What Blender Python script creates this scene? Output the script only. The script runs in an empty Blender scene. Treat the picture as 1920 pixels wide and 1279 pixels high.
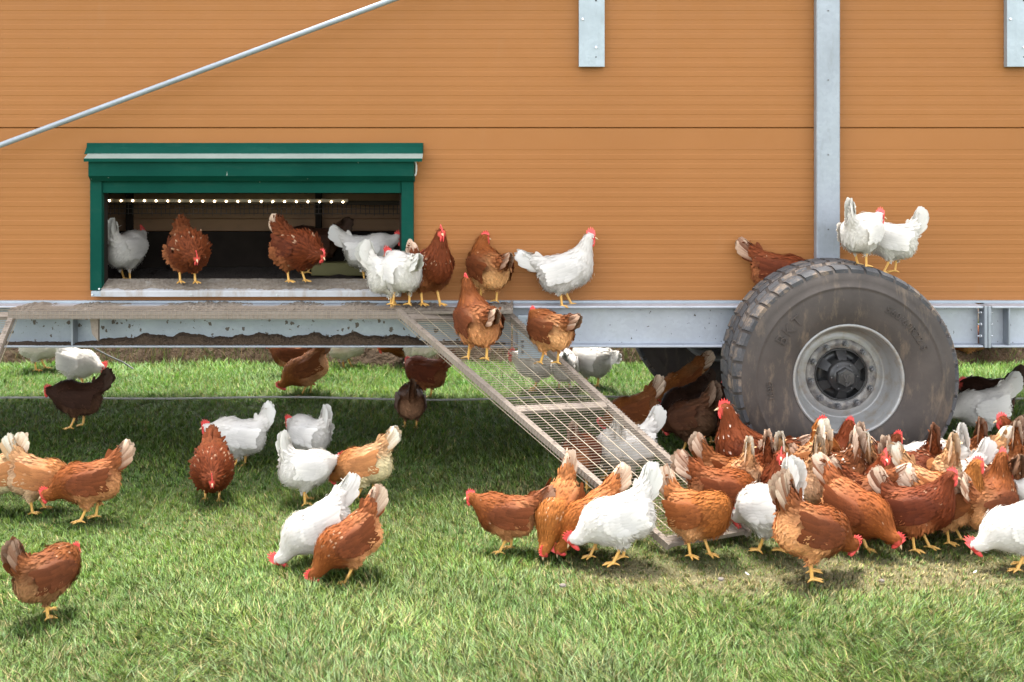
import bpy, bmesh, math, random
import numpy as np
random.seed(7); np.random.seed(7)
S = bpy.context.scene
COL = S.collection
# ------------------------------------------------------------------ camera, sky, sun, exposure
FPX = 2234.0; CAM_H = 1.93; HOR = 250.0        # focal length and horizon row, for a 1920 wide frame
cam = bpy.data.cameras.new('camera'); cam_o = bpy.data.objects.new('camera', cam); COL.objects.link(cam_o)
cam_o.location = (0, 0, CAM_H); cam_o.rotation_euler = (math.radians(90), 0, 0)
cam.sensor_width = 36; cam.lens = FPX/1920*36; cam.shift_y = -(639.5-HOR)/1920
cam.clip_start = .1; cam.clip_end = 2000
cam.dof.use_dof = True; cam.dof.focus_distance = 6.5; cam.dof.aperture_fstop = 4.0
S.camera = cam_o
SUN_AZ, SUN_EL = -24.0, 72.0                   # azimuth from +Y towards +X, elevation
w = bpy.data.worlds.new('World'); S.world = w; w.use_nodes = True
nt = w.node_tree; bg = nt.nodes['Background']
sky = nt.nodes.new('ShaderNodeTexSky'); sky.sky_type = 'NISHITA'; sky.sun_disc = False
sky.sun_elevation = math.radians(SUN_EL); sky.sun_rotation = math.radians(SUN_AZ)
sky.air_density = .7; sky.dust_density = 2.0; sky.ozone_density = .5
hs = nt.nodes.new('ShaderNodeHueSaturation'); hs.inputs['Saturation'].default_value = .22      # thin white cloud
nt.links.new(sky.outputs[0], hs.inputs['Color']); nt.links.new(hs.outputs[0], bg.inputs[0]); bg.inputs[1].default_value = .15
sun = bpy.data.lights.new('sun', 'SUN'); sun.energy = 1.15; sun.angle = math.radians(15); sun.color = (1, .955, .88)
sun_o = bpy.data.objects.new('sun', sun); COL.objects.link(sun_o)
_e, _a = math.radians(SUN_EL), math.radians(SUN_AZ)
from mathutils import Vector
sun_o.rotation_euler = Vector((math.sin(_a)*math.cos(_e), math.cos(_a)*math.cos(_e), math.sin(_e))).to_track_quat('Z', 'Y').to_euler()
sun_o.location = (-4, 14, 9)
S.view_settings.view_transform = 'Standard'; S.view_settings.look = 'None'
S.view_settings.exposure = 2.97; S.view_settings.gamma = 1.0

# ------------------------------------------------------------------ materials
MAT = {}
class NT:
    def __init__(s, name, rough=.6, metal=0.0, spec=.5):
        m = bpy.data.materials.new(name); m.use_nodes = True; s.m = m; s.t = m.node_tree
        s.b = s.t.nodes['Principled BSDF']; s.b.inputs['Roughness'].default_value = rough
        s.b.inputs['Metallic'].default_value = metal; s.b.inputs['Specular IOR Level'].default_value = spec
        MAT[name] = m
        s.co = s.t.nodes.new('ShaderNodeTexCoord')
    def n(s, kind, **kw):
        x = s.t.nodes.new(kind)
        for k, v in kw.items():
            if k in x.inputs.keys(): x.inputs[k].default_value = v
            else: setattr(x, k, v)
        return x
    def l(s, a, b): s.t.links.new(a, b)
    def noise(s, scale, detail=4, rough=.55, stretch=None, coord='Object', dist=0):
        x = s.n('ShaderNodeTexNoise', Scale=scale, Detail=detail, Roughness=rough, Distortion=dist)
        c = s.co.outputs[coord]
        if stretch:
            mp = s.n('ShaderNodeMapping'); mp.inputs['Scale'].default_value = stretch; s.l(c, mp.inputs[0]); c = mp.outputs[0]
        s.l(c, x.inputs['Vector']); return x.outputs['Fac']
    def ramp(s, fac, stops):
        r = s.n('ShaderNodeValToRGB'); e = r.color_ramp.elements
        while len(e) < len(stops): e.new(.5)
        for q, (p, c) in zip(e, stops):
            q.position = p; q.color = (c, c, c, 1) if not hasattr(c, '__len__') else (*c, 1)
        s.l(fac, r.inputs[0]); return r.outputs[0]
    def mix(s, fac, a, b, mode='MIX'):
        x = s.n('ShaderNodeMix', data_type='RGBA', blend_type=mode)
        for sock, v in ((x.inputs[0], fac), (x.inputs[6], a), (x.inputs[7], b)):
            if hasattr(v, 'is_linked') or hasattr(v, 'links'): s.l(v, sock)
            elif hasattr(v, '__len__'): sock.default_value = (*v, 1)
            else: sock.default_value = v
        return x.outputs[2]
    def col(s, c):
        if hasattr(c, 'links'): s.l(c, s.b.inputs['Base Color'])
        else: s.b.inputs['Base Color'].default_value = (*c, 1)
    def bump(s, h, strength=.3, dist=.01):
        x = s.n('ShaderNodeBump', Strength=strength, Distance=dist); s.l(h, x.inputs['Height']); s.l(x.outputs[0], s.b.inputs['Normal'])
    def rough(s, f): s.l(f, s.b.inputs['Roughness'])

def translucent(k, amount, tint=None):
    """mix some light through thin sheets (feathers, blades)"""
    tr = k.n('ShaderNodeBsdfTranslucent'); mx = k.n('ShaderNodeMixShader'); mx.inputs[0].default_value = amount
    src = k.b.inputs['Base Color'].links[0].from_socket
    k.l(src, tr.inputs[0])
    out = k.t.nodes['Material Output']
    k.l(k.b.outputs[0], mx.inputs[1]); k.l(tr.outputs[0], mx.inputs[2]); k.l(mx.outputs[0], out.inputs[0])

for nm, tr in (('plumage', .12), ('plumage_white', .28)):
    k = NT(nm, .72 if nm == 'plumage' else .8, 0, .14 if nm == 'plumage' else .15)
    a = k.n('ShaderNodeAttribute', attribute_name='tint')
    f = k.noise(160, 3, .6)
    k.col(k.mix(1.0, a.outputs['Color'], k.ramp(f, [(.3, .88 if nm == 'plumage' else .96), (.7, 1.1 if nm == 'plumage' else 1.0)]), 'MULTIPLY'))
    translucent(k, tr)
k = NT('comb', .45, 0, .4); k.col(k.mix(k.noise(90), (.52, .035, .035), (.72, .10, .085))); k.b.inputs['Subsurface Weight'].default_value = .15; k.b.inputs['Subsurface Radius'].default_value = (.01, .003, .002)
k = NT('eye', .15); k.col((.06, .018, .006))
k = NT('beak', .4); k.col(k.mix(k.noise(60), (.42, .27, .14), (.62, .46, .28)))
k = NT('leg', .5); k.col(k.mix(k.noise(120), (.60, .30, .055), (.70, .42, .12)))
# painted wall panels: ochre coat, dust, splashes
k = NT('wall_paint', .6, 0, .2)
c = k.mix(k.ramp(k.noise(1.1, 5), [(.3, 0), (.7, 1)]), (.268, .107, .030), (.292, .118, .034))
streak = k.ramp(k.noise(2.2, 5, .6, (.25, 1, 9)), [(.45, 0), (.8, 1)])
c = k.mix(streak, c, (.274, .110, .031))
dust = k.ramp(k.noise(5, 6, .65, (1, 1, .35)), [(.62, 0), (.80, .35)]); c = k.mix(dust, c, (.285, .135, .055))
def splash(k, c, scale, thr, colr, stretch=None, amt=1.0):
    v = k.n('ShaderNodeTexVoronoi', Scale=scale, feature='F1'); v.inputs['Randomness'].default_value = 1
    mp = k.n('ShaderNodeMapping'); mp.inputs['Scale'].default_value = stretch or (1, 1, 1)
    nz = k.n('ShaderNodeTexNoise', Scale=scale*2.4, Detail=3)
    k.l(k.co.outputs['Object'], mp.inputs[0]); k.l(mp.outputs[0], nz.inputs['Vector'])
    ad = k.n('ShaderNodeVectorMath', operation='MULTIPLY_ADD'); ad.inputs[1].default_value = (.9/scale,)*3
    k.l(nz.outputs['Color'], ad.inputs[0]); k.l(mp.outputs[0], ad.inputs[2]); k.l(ad.outputs[0], v.inputs['Vector'])
    sz = k.n('ShaderNodeMath', operation='MULTIPLY'); k.l(v.outputs['Color'], sz.inputs[0]); sz.inputs[1].default_value = thr*2
    cmp_ = k.n('ShaderNodeMath', operation='LESS_THAN'); k.l(v.outputs['Distance'], cmp_.inputs[0])
    sub = k.n('ShaderNodeMath', operation='SUBTRACT'); k.l(sz.outputs[0], sub.inputs[0]); sub.inputs[1].default_value = thr*.9
    k.l(sub.outputs[0], cmp_.inputs[1])
    m2 = k.n('ShaderNodeMath', operation='MULTIPLY'); k.l(cmp_.outputs[0], m2.inputs[0]); m2.inputs[1].default_value = amt
    return k.mix(m2.outputs[0], c, colr)
c = splash(k, c, 9, .055, (.15, .07, .03), (1, 1, .8), .6)
c = splash(k, c, 6.3, .05, (.45, .33, .22), (1, 1, .6), .35)
k.col(c); k.rough(k.ramp(k.noise(8), [(.3, .42), (.7, .6)])); k.bump(k.noise(3, 3, .5, (.5, 1, 2)), .06, .02)

def galv(name, base, dirt=0.0, mold=0.0):
    k = NT(name, .45, .35, .5)
    v = k.n('ShaderNodeTexVoronoi', Scale=55.0); k.l(k.co.outputs['Object'], v.inputs['Vector'])
    sp = k.n('ShaderNodeSeparateColor'); k.l(v.outputs['Color'], sp.inputs[0])
    b = np.array(base)
    c = k.mix(sp.outputs[0], tuple(b*.93), tuple(b*1.04))
    c = k.mix(k.ramp(k.noise(4, 5), [(.35, 0), (.7, 1)]), c, tuple(b*.84))
    c = k.mix(k.ramp(k.noise(16, 6, .7, (1, 1, .3)), [(.58, 0), (.78, .6)]), c, tuple(b*.62*np.array([1.05, 1, .93])))
    if dirt:
        c = splash(k, c, 30, .40*dirt, (.055, .036, .022), (1, 1, .8), .92)
        c = splash(k, c, 44, .40*dirt, (.075, .05, .032), (.7, 1, 1.4), .85)
        c = splash(k, c, 66, .38*dirt, (.06, .04, .028), (1.3, 1, .8), .8)
    k.col(c); k.rough(k.ramp(k.noise(12, 4), [(.3, .36), (.7, .58)]))
galv('zinc', (.275, .30, .33)); galv('zinc_pale', (.325, .37, .40)); galv('zinc_dirty', (.28, .315, .35), 1.0); galv('zinc_speck', (.375, .40, .44), .4)
k = NT('sill_metal', .55, .15)
c = k.mix(k.ramp(k.noise(7, 4), [(.3, 0), (.7, 1)]), (.38, .38, .39), (.31, .305, .30))
c = k.mix(k.ramp(k.noise(14, 5, .7, (1, 1, .4)), [(.48, 0), (.66, .8)]), c, (.26, .215, .17)); k.col(c)
k = NT('litter_top', .9); c = k.mix(k.ramp(k.noise(30, 6, .7), [(.3, 0), (.7, 1)]), (.105, .08, .056), (.225, .19, .15)); k.col(k.mix(k.ramp(k.noise(9, 4), [(.6, 0), (.75, .5)]), c, (.30, .285, .255))); k.bump(k.noise(60, 4), .6, .012)
k = NT('green_metal', .6, .0, .06)
c = k.mix(k.ramp(k.noise(3, 4), [(.3, 0), (.7, 1)]), (.0015, .040, .028), (.003, .052, .036))
c = k.mix(k.ramp(k.noise(20, 5, .65, (.3, 1, 1)), [(.55, 0), (.8, .12)]), c, (.07, .13, .10))
c = splash(k, c, 14, .085, (.42, .43, .38), (1, 1, .45), .8); k.col(c)
k = NT('green_skylit', .5, .0, .5)  # hood green paled to paint in the ledge's sky reflection; dirt specks on top
c = k.mix(k.ramp(k.noise(18, 5, .7, (.3, 1, 1)), [(.2, 0), (.8, 1)]), (.16, .20, .175), (.24, .275, .24)); k.col(splash(k, c, 10, .09, (.09, .06, .04), None, .8))
k = NT('inner_wall', .8); c = k.mix(k.noise(2, 4, .6, (.3, 1, 8)), (.20, .11, .055), (.28, .16, .08)); k.col(k.mix(k.ramp(k.noise(6, 5), [(.5, 0), (.8, .6)]), c, (.10, .07, .045)))
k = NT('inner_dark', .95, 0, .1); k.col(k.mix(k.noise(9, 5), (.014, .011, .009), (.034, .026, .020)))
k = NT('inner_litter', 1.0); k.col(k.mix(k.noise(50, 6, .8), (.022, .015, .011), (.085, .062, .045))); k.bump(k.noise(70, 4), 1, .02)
k = NT('yellow_board', .7); k.col(k.mix(k.noise(20, 4), (.13, .12, .04), (.18, .165, .06)))
k = NT('led', .3); k.b.inputs['Emission Color'].default_value = (1, .83, .58, 1); k.b.inputs['Emission Strength'].default_value = 3.5; k.col((.9, .85, .7))
k = NT('led_rail', .5); k.col((.16, .125, .08))
k = NT('wire', .6, .3); k.col(k.mix(k.noise(40, 4), (.19, .145, .105), (.33, .265, .20)))
k = NT('wire_pale', .6, .2); k.col(k.mix(k.noise(12, 4), (.29, .23, .155), (.37, .31, .225)))
k = NT('wire_dark', .7, .2); k.col((.055, .045, .04))
k = NT('old_wood', .85); c = k.mix(k.noise(9, 5, .65, (1, 1, 1), 'Generated'), (.165, .13, .102), (.32, .265, .215)); k.col(k.mix(k.ramp(k.noise(40, 5, .7), [(.5, 0), (.75, .7)]), c, (.13, .098, .075))); k.bump(k.noise(80, 4), .4, .004)
k = NT('mesh_wood', .85); c = k.mix(k.noise(26, 5, .65), (.15, .12, .094), (.25, .21, .17)); k.col(k.mix(k.ramp(k.noise(9, 5, .7), [(.5, 0), (.75, .8)]), c, (.12, .09, .068))); k.bump(k.noise(80, 4), .5, .006)
k = NT('dirt', 1.0, 0, .2); c = k.mix(k.noise(38, 6, .7), (.035, .022, .013), (.125, .086, .058)); k.col(splash(k, c, 42, .12, (.28, .23, .17), None, .8)); k.bump(k.noise(90, 5), 1, .015)
k = NT('rubber', .72, 0, .35)
c = k.mix(k.ramp(k.noise(5, 6, .65), [(.3, 0), (.7, 1)]), (.040, .038, .037), (.075, .068, .062))
c = k.mix(k.ramp(k.noise(9, 6, .7), [(.55, 0), (.80, .55)]), c, (.215, .175, .135)); k.col(c); k.bump(k.noise(120, 3), .12, .004)
k = NT('tread_rubber', .75, 0, .25)
c = k.mix(k.ramp(k.noise(7, 6, .65), [(.3, 0), (.7, 1)]), (.035, .036, .039), (.072, .070, .071))
c = k.mix(k.ramp(k.noise(8, 6, .75), [(.52, 0), (.66, .85)]), c, (.19, .14, .098)); k.col(c); k.bump(k.noise(50, 5), .5, .01)
k = NT('side_rubber', .8, 0, .2)
sp_ = k.n('ShaderNodeTexCoord')
c = k.mix(k.ramp(k.noise(4, 6, .65), [(.3, 0), (.7, 1)]), (.040, .034, .030), (.066, .055, .048))
c = k.mix(k.ramp(k.noise(7, 7, .75, (1.6, 1, .5)), [(.52, 0), (.72, .75)]), c, (.15, .112, .078)); k.col(c); k.bump(k.noise(140, 3), .1, .004)
k = NT('rim_paint', .38, .25); c = k.mix(k.noise(6, 4), (.20, .20, .194), (.275, .272, .26)); k.col(k.mix(k.ramp(k.noise(18, 6, .72), [(.50, 0), (.68, .75)]), c, (.19, .155, .115)))
k = NT('rim_worn', .5, .2); c = k.mix(k.ramp(k.noise(17, 6, .7), [(.36, 0), (.58, 1)]), (.25, .235, .21), (.085, .08, .078)); k.col(k.mix(k.ramp(k.noise(30, 5), [(.55, 0), (.7, .6)]), c, (.22, .175, .13)))
k = NT('hub_black', .38); k.col(k.mix(k.ramp(k.noise(12, 5), [(.4, 0), (.8, 1)]), (.012, .012, .013), (.05, .048, .046)))
k = NT('nut_steel', .4, .5); k.col(k.mix(k.noise(60), (.07, .07, .072), (.19, .19, .195)))
k = NT('bolt_zinc', .25, .6); k.col((.68, .70, .72))
k = NT('rope', .9); k.col((.34, .33, .30))
k = NT('hose', .6); k.col((.07, .075, .075))
k = NT('stone', .9); k.col(k.mix(k.noise(40), (.09, .075, .06), (.18, .15, .125)))
k = NT('feather_bit', .8); k.col((.7, .68, .64))
k = NT('grass', .55, 0, .3); a = k.n('ShaderNodeAttribute', attribute_name='tint'); k.col(k.mix(1.0, a.outputs['Color'], k.ramp(k.noise(30, 2), [(0, .9), (1, 1.1)]), 'MULTIPLY')); translucent(k, .33)
k = NT('soil', 1.0, 0, .2)
big = k.ramp(k.noise(.9, 6, .6), [(.38, 0), (.62, 1)])
fine = k.ramp(k.noise(28, 6, .75), [(.3, 0), (.7, 1)])
c = k.mix(fine, (.040, .062, .016), (.095, .125, .040)); cd = k.mix(fine, (.07, .075, .03), (.14, .135, .065))
c = k.mix(k.ramp(big, [(0, .0), (1, .45)]), c, cd)
wa = k.n('ShaderNodeAttribute', attribute_name='tint'); ws_ = k.n('ShaderNodeSeparateColor'); k.l(wa.outputs['Color'], ws_.inputs[0])
k.col(k.mix(k.ramp(ws_.outputs[0], [(0, 0), (1, .75)]), c, k.mix(fine, (.085, .066, .036), (.165, .13, .075)))); k.bump(k.noise(45, 6), .8, .03)
k = NT('bank_soil', 1.0, 0, .2); k.col(k.mix(k.noise(9, 6, .75), (.022, .015, .009), (.085, .058, .035))); k.bump(k.noise(14, 6), 1, .08)
k = NT('roof_metal', .5, .2); k.col((.20, .22, .21))
k = NT('chassis_paint', .6); k.col((.03, .03, .03))
def tubes(segs, sides=8, cap=True):
    """one mesh from several tapered tubes: each (points, radii)"""
    V = []; F = []
    for pts, rad in segs:
        pts = [np.asarray(p, float) for p in pts]
        if not hasattr(rad, '__len__'): rad = [rad]*len(pts)
        b = len(V); ref = None
        for i, p in enumerate(pts):
            d = nrm(pts[min(i+1, len(pts)-1)] - pts[max(i-1, 0)])
            if ref is None: ref = np.array([0, 0, 1.]) if abs(d[2]) < .9 else np.array([1., 0, 0])
            u = nrm(np.cross(d, ref)); w = np.cross(u, d); ref = w
            for j in range(sides):
                a = 2*math.pi*j/sides
                V.append(p + rad[i]*(u*math.cos(a) + w*math.sin(a)))
        for i in range(len(pts)-1):
            for j in range(sides):
                F.append([b+i*sides+j, b+i*sides+(j+1) % sides, b+(i+1)*sides+(j+1) % sides, b+(i+1)*sides+j])
        if cap:
            F.append([b+j for j in range(sides)]); F.append([b+(len(pts)-1)*sides+j for j in range(sides)][::-1])
    me = bpy.data.meshes.new('tube'); me.from_pydata([tuple(v) for v in V], [], F)
    for p in me.polygons: p.use_smooth = len(p.vertices) == 4
    return me

def blob(c, r, ax, seg=8, rings=6):
    V = []; F = []
    for i in range(rings+1):
        t = math.pi*i/rings
        for j in range(seg):
            a = 2*math.pi*j/seg
            q = (math.sin(t)*math.cos(a)*r[0], math.sin(t)*math.sin(a)*r[1], math.cos(t)*r[2])
            V.append(tuple(np.asarray(c) + q[0]*np.asarray(ax[0]) + q[1]*np.asarray(ax[1]) + q[2]*np.asarray(ax[2])))
    for i in range(rings):
        for j in range(seg):
            F.append([i*seg+j, i*seg+(j+1) % seg, (i+1)*seg+(j+1) % seg, (i+1)*seg+j])
    me = bpy.data.meshes.new('blob'); me.from_pydata(V, [], F); me.validate()
    me.shade_smooth()
    return me

def box_data(x0, x1, y0, y1, z0, z1):
    v = [(x, y, z) for x in (x0, x1) for y in (y0, y1) for z in (z0, z1)]
    f = [(0,1,3,2), (4,6,7,5), (0,4,5,1), (2,3,7,6), (0,2,6,4), (1,5,7,3)]
    return v, f

def boxes(name, lst, mat, parent=None, bevel=0.0, **props):
    V = []; F = []
    for b in lst:
        v, f = box_data(*b); o = len(V); V += v; F += [tuple(i+o for i in q) for q in f]
    me = bpy.data.meshes.new(name); me.from_pydata(V, [], F)
    if bevel:
        bm = bmesh.new(); bm.from_mesh(me)
        bmesh.ops.bevel(bm, geom=bm.edges[:], offset=bevel, segments=1, affect='EDGES', clamp_overlap=True)
        bm.to_mesh(me); bm.free()
    return link(name, me, mat, parent, **props)

def link(name, me, mat=None, parent=None, **props):
    if mat is not None and me is not None and not len(me.materials): me.materials.append(mat)
    o = bpy.data.objects.new(name, me); COL.objects.link(o)
    if parent is not None: o.parent = parent
    for k, v in props.items(): o[k] = v
    return o

def pyd(name, V, F, mat, parent=None, smooth=False, **props):
    me = bpy.data.meshes.new(name); me.from_pydata([tuple(v) for v in V], [], F)
    if smooth: me.shade_smooth()
    return link(name, me, mat, parent, **props)

def empty(name, loc, label, cat, group=None):
    o = bpy.data.objects.new(name, None); COL.objects.link(o); o.location = loc; o.empty_display_size = .2
    o['label'] = label; o['category'] = cat
    if group: o['group'] = group
    return o
# ------------------------------------------------------------------ hens
def nrm(v):
    v = np.asarray(v, float)
    return v / (np.linalg.norm(v, axis=-1, keepdims=True) + 1e-9)

def surface_nets(vals, origin, h):
    """closed quad surface of the zero level of a sampled distance field"""
    s = vals < 0
    nx, ny, nz = vals.shape
    acc = np.zeros((nx-1, ny-1, nz-1, 3)); cnt = np.zeros((nx-1, ny-1, nz-1))
    offs = [(0,0,0),(1,0,0),(0,1,0),(1,1,0),(0,0,1),(1,0,1),(0,1,1),(1,1,1)]
    def cor(a, o): return a[o[0]:nx-1+o[0], o[1]:ny-1+o[1], o[2]:nz-1+o[2]]
    edges = [(i, j) for i in range(8) for j in range(i+1, 8)
             if sum(abs(offs[i][k]-offs[j][k]) for k in range(3)) == 1]
    for i, j in edges:
        a, b = cor(vals, offs[i]), cor(vals, offs[j])
        m = (a < 0) != (b < 0)
        t = np.where(m, a/np.where(m, a-b, 1), 0)
        for k in range(3):
            acc[..., k] += np.where(m, offs[i][k] + t*(offs[j][k]-offs[i][k]), 0)
        cnt += m
    act = cnt > 0
    idx = -np.ones(act.shape, int); idx[act] = np.arange(act.sum())
    base = np.argwhere(act)
    verts = (base + acc[act]/cnt[act][:, None])*h + origin
    quads = []
    for ax in range(3):
        u, v = (ax+1) % 3, (ax+2) % 3
        a = np.take(s, range(0, s.shape[ax]-1), ax); b = np.take(s, range(1, s.shape[ax]), ax)
        e = np.argwhere(a != b)
        sa = a[tuple(e.T)]
        ok = (e[:, u] > 0) & (e[:, v] > 0) & (e[:, u] < s.shape[u]-1) & (e[:, v] < s.shape[v]-1)
        e, sa = e[ok], sa[ok]
        q = []
        for du, dv in ((-1,-1),(0,-1),(0,0),(-1,0)):
            c = e.copy(); c[:, u] += du; c[:, v] += dv
            q.append(idx[tuple(c.T)])
        q = np.stack(q, 1)
        q[~sa] = q[~sa][:, ::-1]
        quads.append(q)
    return verts, np.concatenate(quads)

def mesh_np(name, verts, faces, cols=None, smooth=True, normals=None):
    """mesh from arrays; faces is one array or a list of arrays of equal-sided faces"""
    if not isinstance(faces, list): faces = [faces]
    faces = [np.asarray(f, int) for f in faces if len(f)]
    me = bpy.data.meshes.new(name)
    me.vertices.add(len(verts)); me.vertices.foreach_set('co', np.asarray(verts, np.float32).ravel())
    nl = sum(f.size for f in faces); nf = sum(len(f) for f in faces)
    me.loops.add(nl); me.polygons.add(nf)
    me.loops.foreach_set('vertex_index', np.concatenate([f.ravel() for f in faces]).astype(np.int32))
    tot = np.concatenate([np.full(len(f), f.shape[1]) for f in faces])
    start = np.concatenate([[0], np.cumsum(tot)[:-1]])
    me.polygons.foreach_set('loop_start', start.astype(np.int32))
    me.polygons.foreach_set('use_smooth', np.full(nf, smooth))
    if cols is not None:
        at = me.attributes.new('tint', 'FLOAT_COLOR', 'POINT')
        c = np.ones((len(verts), 4), np.float32); c[:, :3] = cols
        at.data.foreach_set('color', c.ravel())
    me.update(calc_edges=True); me.validate()
    if normals is not None: me.normals_split_custom_set_from_vertices(np.asarray(normals, np.float32))
    return me

def feathers(P, N, T, L, W, tilt, curl, c0, c1, c2, soft=.92):
    """many small leaf shaped feathers: arrays in, verts / tris / quads / colours out"""
    n = len(P)
    S = nrm(np.cross(N, T)); T = nrm(np.cross(S, N))
    ct, st = np.cos(tilt)[:, None], np.sin(tilt)[:, None]
    D = ct*T + st*N; U = ct*N - st*T
    L = L[:, None]; W = W[:, None]; cu = curl[:, None]
    p0 = P - N*0.002
    a = P + D*L*.45; b = P + D*L*.82 - U*cu*.45; t = P + D*L - U*cu
    v = np.stack([p0, a-S*W*.5-U*W*.12, a+S*W*.5-U*W*.12, b-S*W*.36, b+S*W*.36, t], 1)
    c = np.stack([c0, c1, c1, c2, c2, c2], 1)
    o = np.arange(n)[:, None]*6
    tri = np.concatenate([o+np.array([[0,1,2]]), o+np.array([[3,5,4]])])
    quad = o + np.array([[1,3,4,2]])
    nn = nrm(U*(1-soft) + N*soft); dv = S*.12
    nv = np.stack([nn, nrm(nn-dv), nrm(nn+dv), nrm(nn-dv+D*.10), nrm(nn+dv+D*.10), nrm(nn+D*.16)], 1)
    return v.reshape(-1, 3), tri, quad, c.reshape(-1, 3), nv.reshape(-1, 3)

QN = []
def quills(P, N, T, L, W, bend, cb, ct, streak=0.0, soft=None):
    """long tail and wing feathers with a keel and a round tip"""
    n = len(P)
    S = nrm(np.cross(N, T)); T = nrm(np.cross(S, N))
    ts = np.array([0, .3, .6, .84, .96, 1.0]); ws = np.array([.35, .82, 1.0, .90, .58, .14])
    v = []; c = []; nn = []
    for t, w in zip(ts, ws):
        ctr = P + T*(L*t)[:, None] - N*(bend*t*t)[:, None]
        for s in (-1, 0, 1):
            v.append(ctr + S*(s*W*.5*w)[:, None] + N*((1-abs(s))*W*.13)[:, None])
            k = t**(.9 - .35*streak if s == 0 else .9 + 1.6*streak)
            c.append(cb*(1-k) + ct*k)
            nn.append(nrm(N + S*(s*.25)) if soft is None else nrm(N*.25 + soft*.75 + S*(s*.15)))
    v = np.stack(v, 1); c = np.stack(c, 1); QN.append(np.stack(nn, 1).reshape(-1, 3))
    q = []
    for r in range(5):
        for k in range(2):
            i = r*3+k; q.append([i, i+3, i+4, i+1])
    q = np.array(q)
    f = (np.arange(n)[:, None, None]*18 + q[None]).reshape(-1, 4)
    return v.reshape(-1, 3), f, c.reshape(-1, 3)

def ell(p, c, r, R=None):
    q = p - c
    if R is not None: q = q @ R
    k0 = np.sqrt(((q/r)**2).sum(-1)); k1 = np.sqrt(((q/np.square(r))**2).sum(-1)) + 1e-9
    return k0*(k0-1)/k1

def cone(p, a, b, ra, rb):
    ab = b-a
    t = np.clip(((p-a) @ ab)/(ab @ ab), 0, 1)
    return np.linalg.norm(p-a-t[..., None]*ab, axis=-1) - (ra + t*(rb-ra))

def smin(a, b, k):
    h = np.clip(k-np.abs(a-b), 0, None)/k
    return np.minimum(a, b) - h*h*k*.25

def rot_y(deg):          # nose up positive
    a = math.radians(deg); c, s = math.cos(a), math.sin(a)
    return np.array([[c, 0, -s], [0, 1, 0], [s, 0, c]])

def noise3(p, f, seed):
    r = np.random.RandomState(seed)
    v = 0
    for i in range(4):
        k = r.normal(size=3)*f*(1+.6*i); v = v + np.sin(p @ k + r.uniform(0, 6.3))/(1+.5*i)
    return v/2.2

# palette: base plumage, wing, neck, under-fluff, tail root, tail tip, feather edge gain
PAL = {
 'white':  dict(body=(0.622, 0.587, 0.537), wing=(0.646, 0.617, 0.575), neck=(0.622, 0.584, 0.527), fluff=(0.603, 0.570, 0.518), tail=(0.632, 0.594, 0.532), tip=(0.655, 0.636, 0.589), edge=1.03, var=.05),
 'brown':  dict(body=(0.158, 0.043, 0.011), wing=(0.088, 0.024, 0.008), neck=(0.168, 0.048, 0.010), fluff=(0.360, 0.165, 0.068), tail=(0.153, 0.048, 0.016), tip=(0.717, 0.549, 0.400), edge=1.22, var=.18),
 'rust':   dict(body=(0.131, 0.029, 0.008), wing=(0.075, 0.017, 0.006), neck=(0.121, 0.026, 0.006), fluff=(0.270, 0.095, 0.036), tail=(0.126, 0.035, 0.011), tip=(0.682, 0.498, 0.355), edge=1.22, var=.18),
 'orange': dict(body=(0.197, 0.059, 0.013), wing=(0.123, 0.034, 0.009), neck=(0.207, 0.066, 0.012), fluff=(0.400, 0.190, 0.080), tail=(0.197, 0.074, 0.025), tip=(0.735, 0.582, 0.431), edge=1.22, var=.18),
 'buff':   dict(body=(.315, .150, .064), wing=(0.288, 0.108, 0.035), neck=(0.288, 0.101, 0.025), fluff=(.520, .330, .190), tail=(0.432, 0.259, 0.122), tip=(0.740, 0.717, 0.604), edge=1.22, var=.18),
 'speckled': dict(body=(0.132, 0.038, 0.012), wing=(0.098, 0.026, 0.009), neck=(0.150, 0.044, 0.012), fluff=(0.224, 0.081, 0.029), tail=(0.217, 0.100, 0.048), tip=(0.735, 0.598, 0.468), edge=2.0, var=.3),
 'dark':   dict(body=(0.036, 0.016, 0.009), wing=(0.027, 0.011, 0.006), neck=(0.031, 0.012, 0.006), fluff=(0.065, 0.032, 0.018), tail=(0.037, 0.018, 0.011), tip=(0.080, 0.050, 0.034), edge=1.3, var=.18),
 'umber':  dict(body=(0.086, 0.032, 0.013), wing=(0.069, 0.025, 0.011), neck=(0.071, 0.024, 0.009), fluff=(0.158, 0.079, 0.041), tail=(0.098, 0.045, 0.022), tip=(0.272, 0.184, 0.128), edge=1.22, var=.18),
}
# pose: body pitch, head position in front of / left of / above the feet, beak direction
POSE = {
 'stand':  (14, (.140, 0, .392), (1, 0, -.08)),
 'alert':  (22, (.112, 0, .425), (1, 0, -.02)),
 'walk':   (6, (.195, 0, .300), (1, 0, -.15)),
 'low':    (-8, (.228, 0, .19), (.9, 0, -.45)),
 'forage': (-17, (.215, 0, .115), (.65, 0, -.75)),
 'peck':   (-27, (.190, 0, .055), (.35, 0, -.93)),
 'preen':  (8, (.02, .135, .255), (-.75, .35, -.55)),
 'tuck':   (0, (.17, -.08, .20), (.3, -.5, -.8)),
}
HEN_N = [0]
def SIZE(p): return float(np.interp(p[1], [4.6, 5.4, 6.4, 7.2, 9], [.83, .87, .90, .92, .95])) if p[2] < .2 else .94

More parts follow.
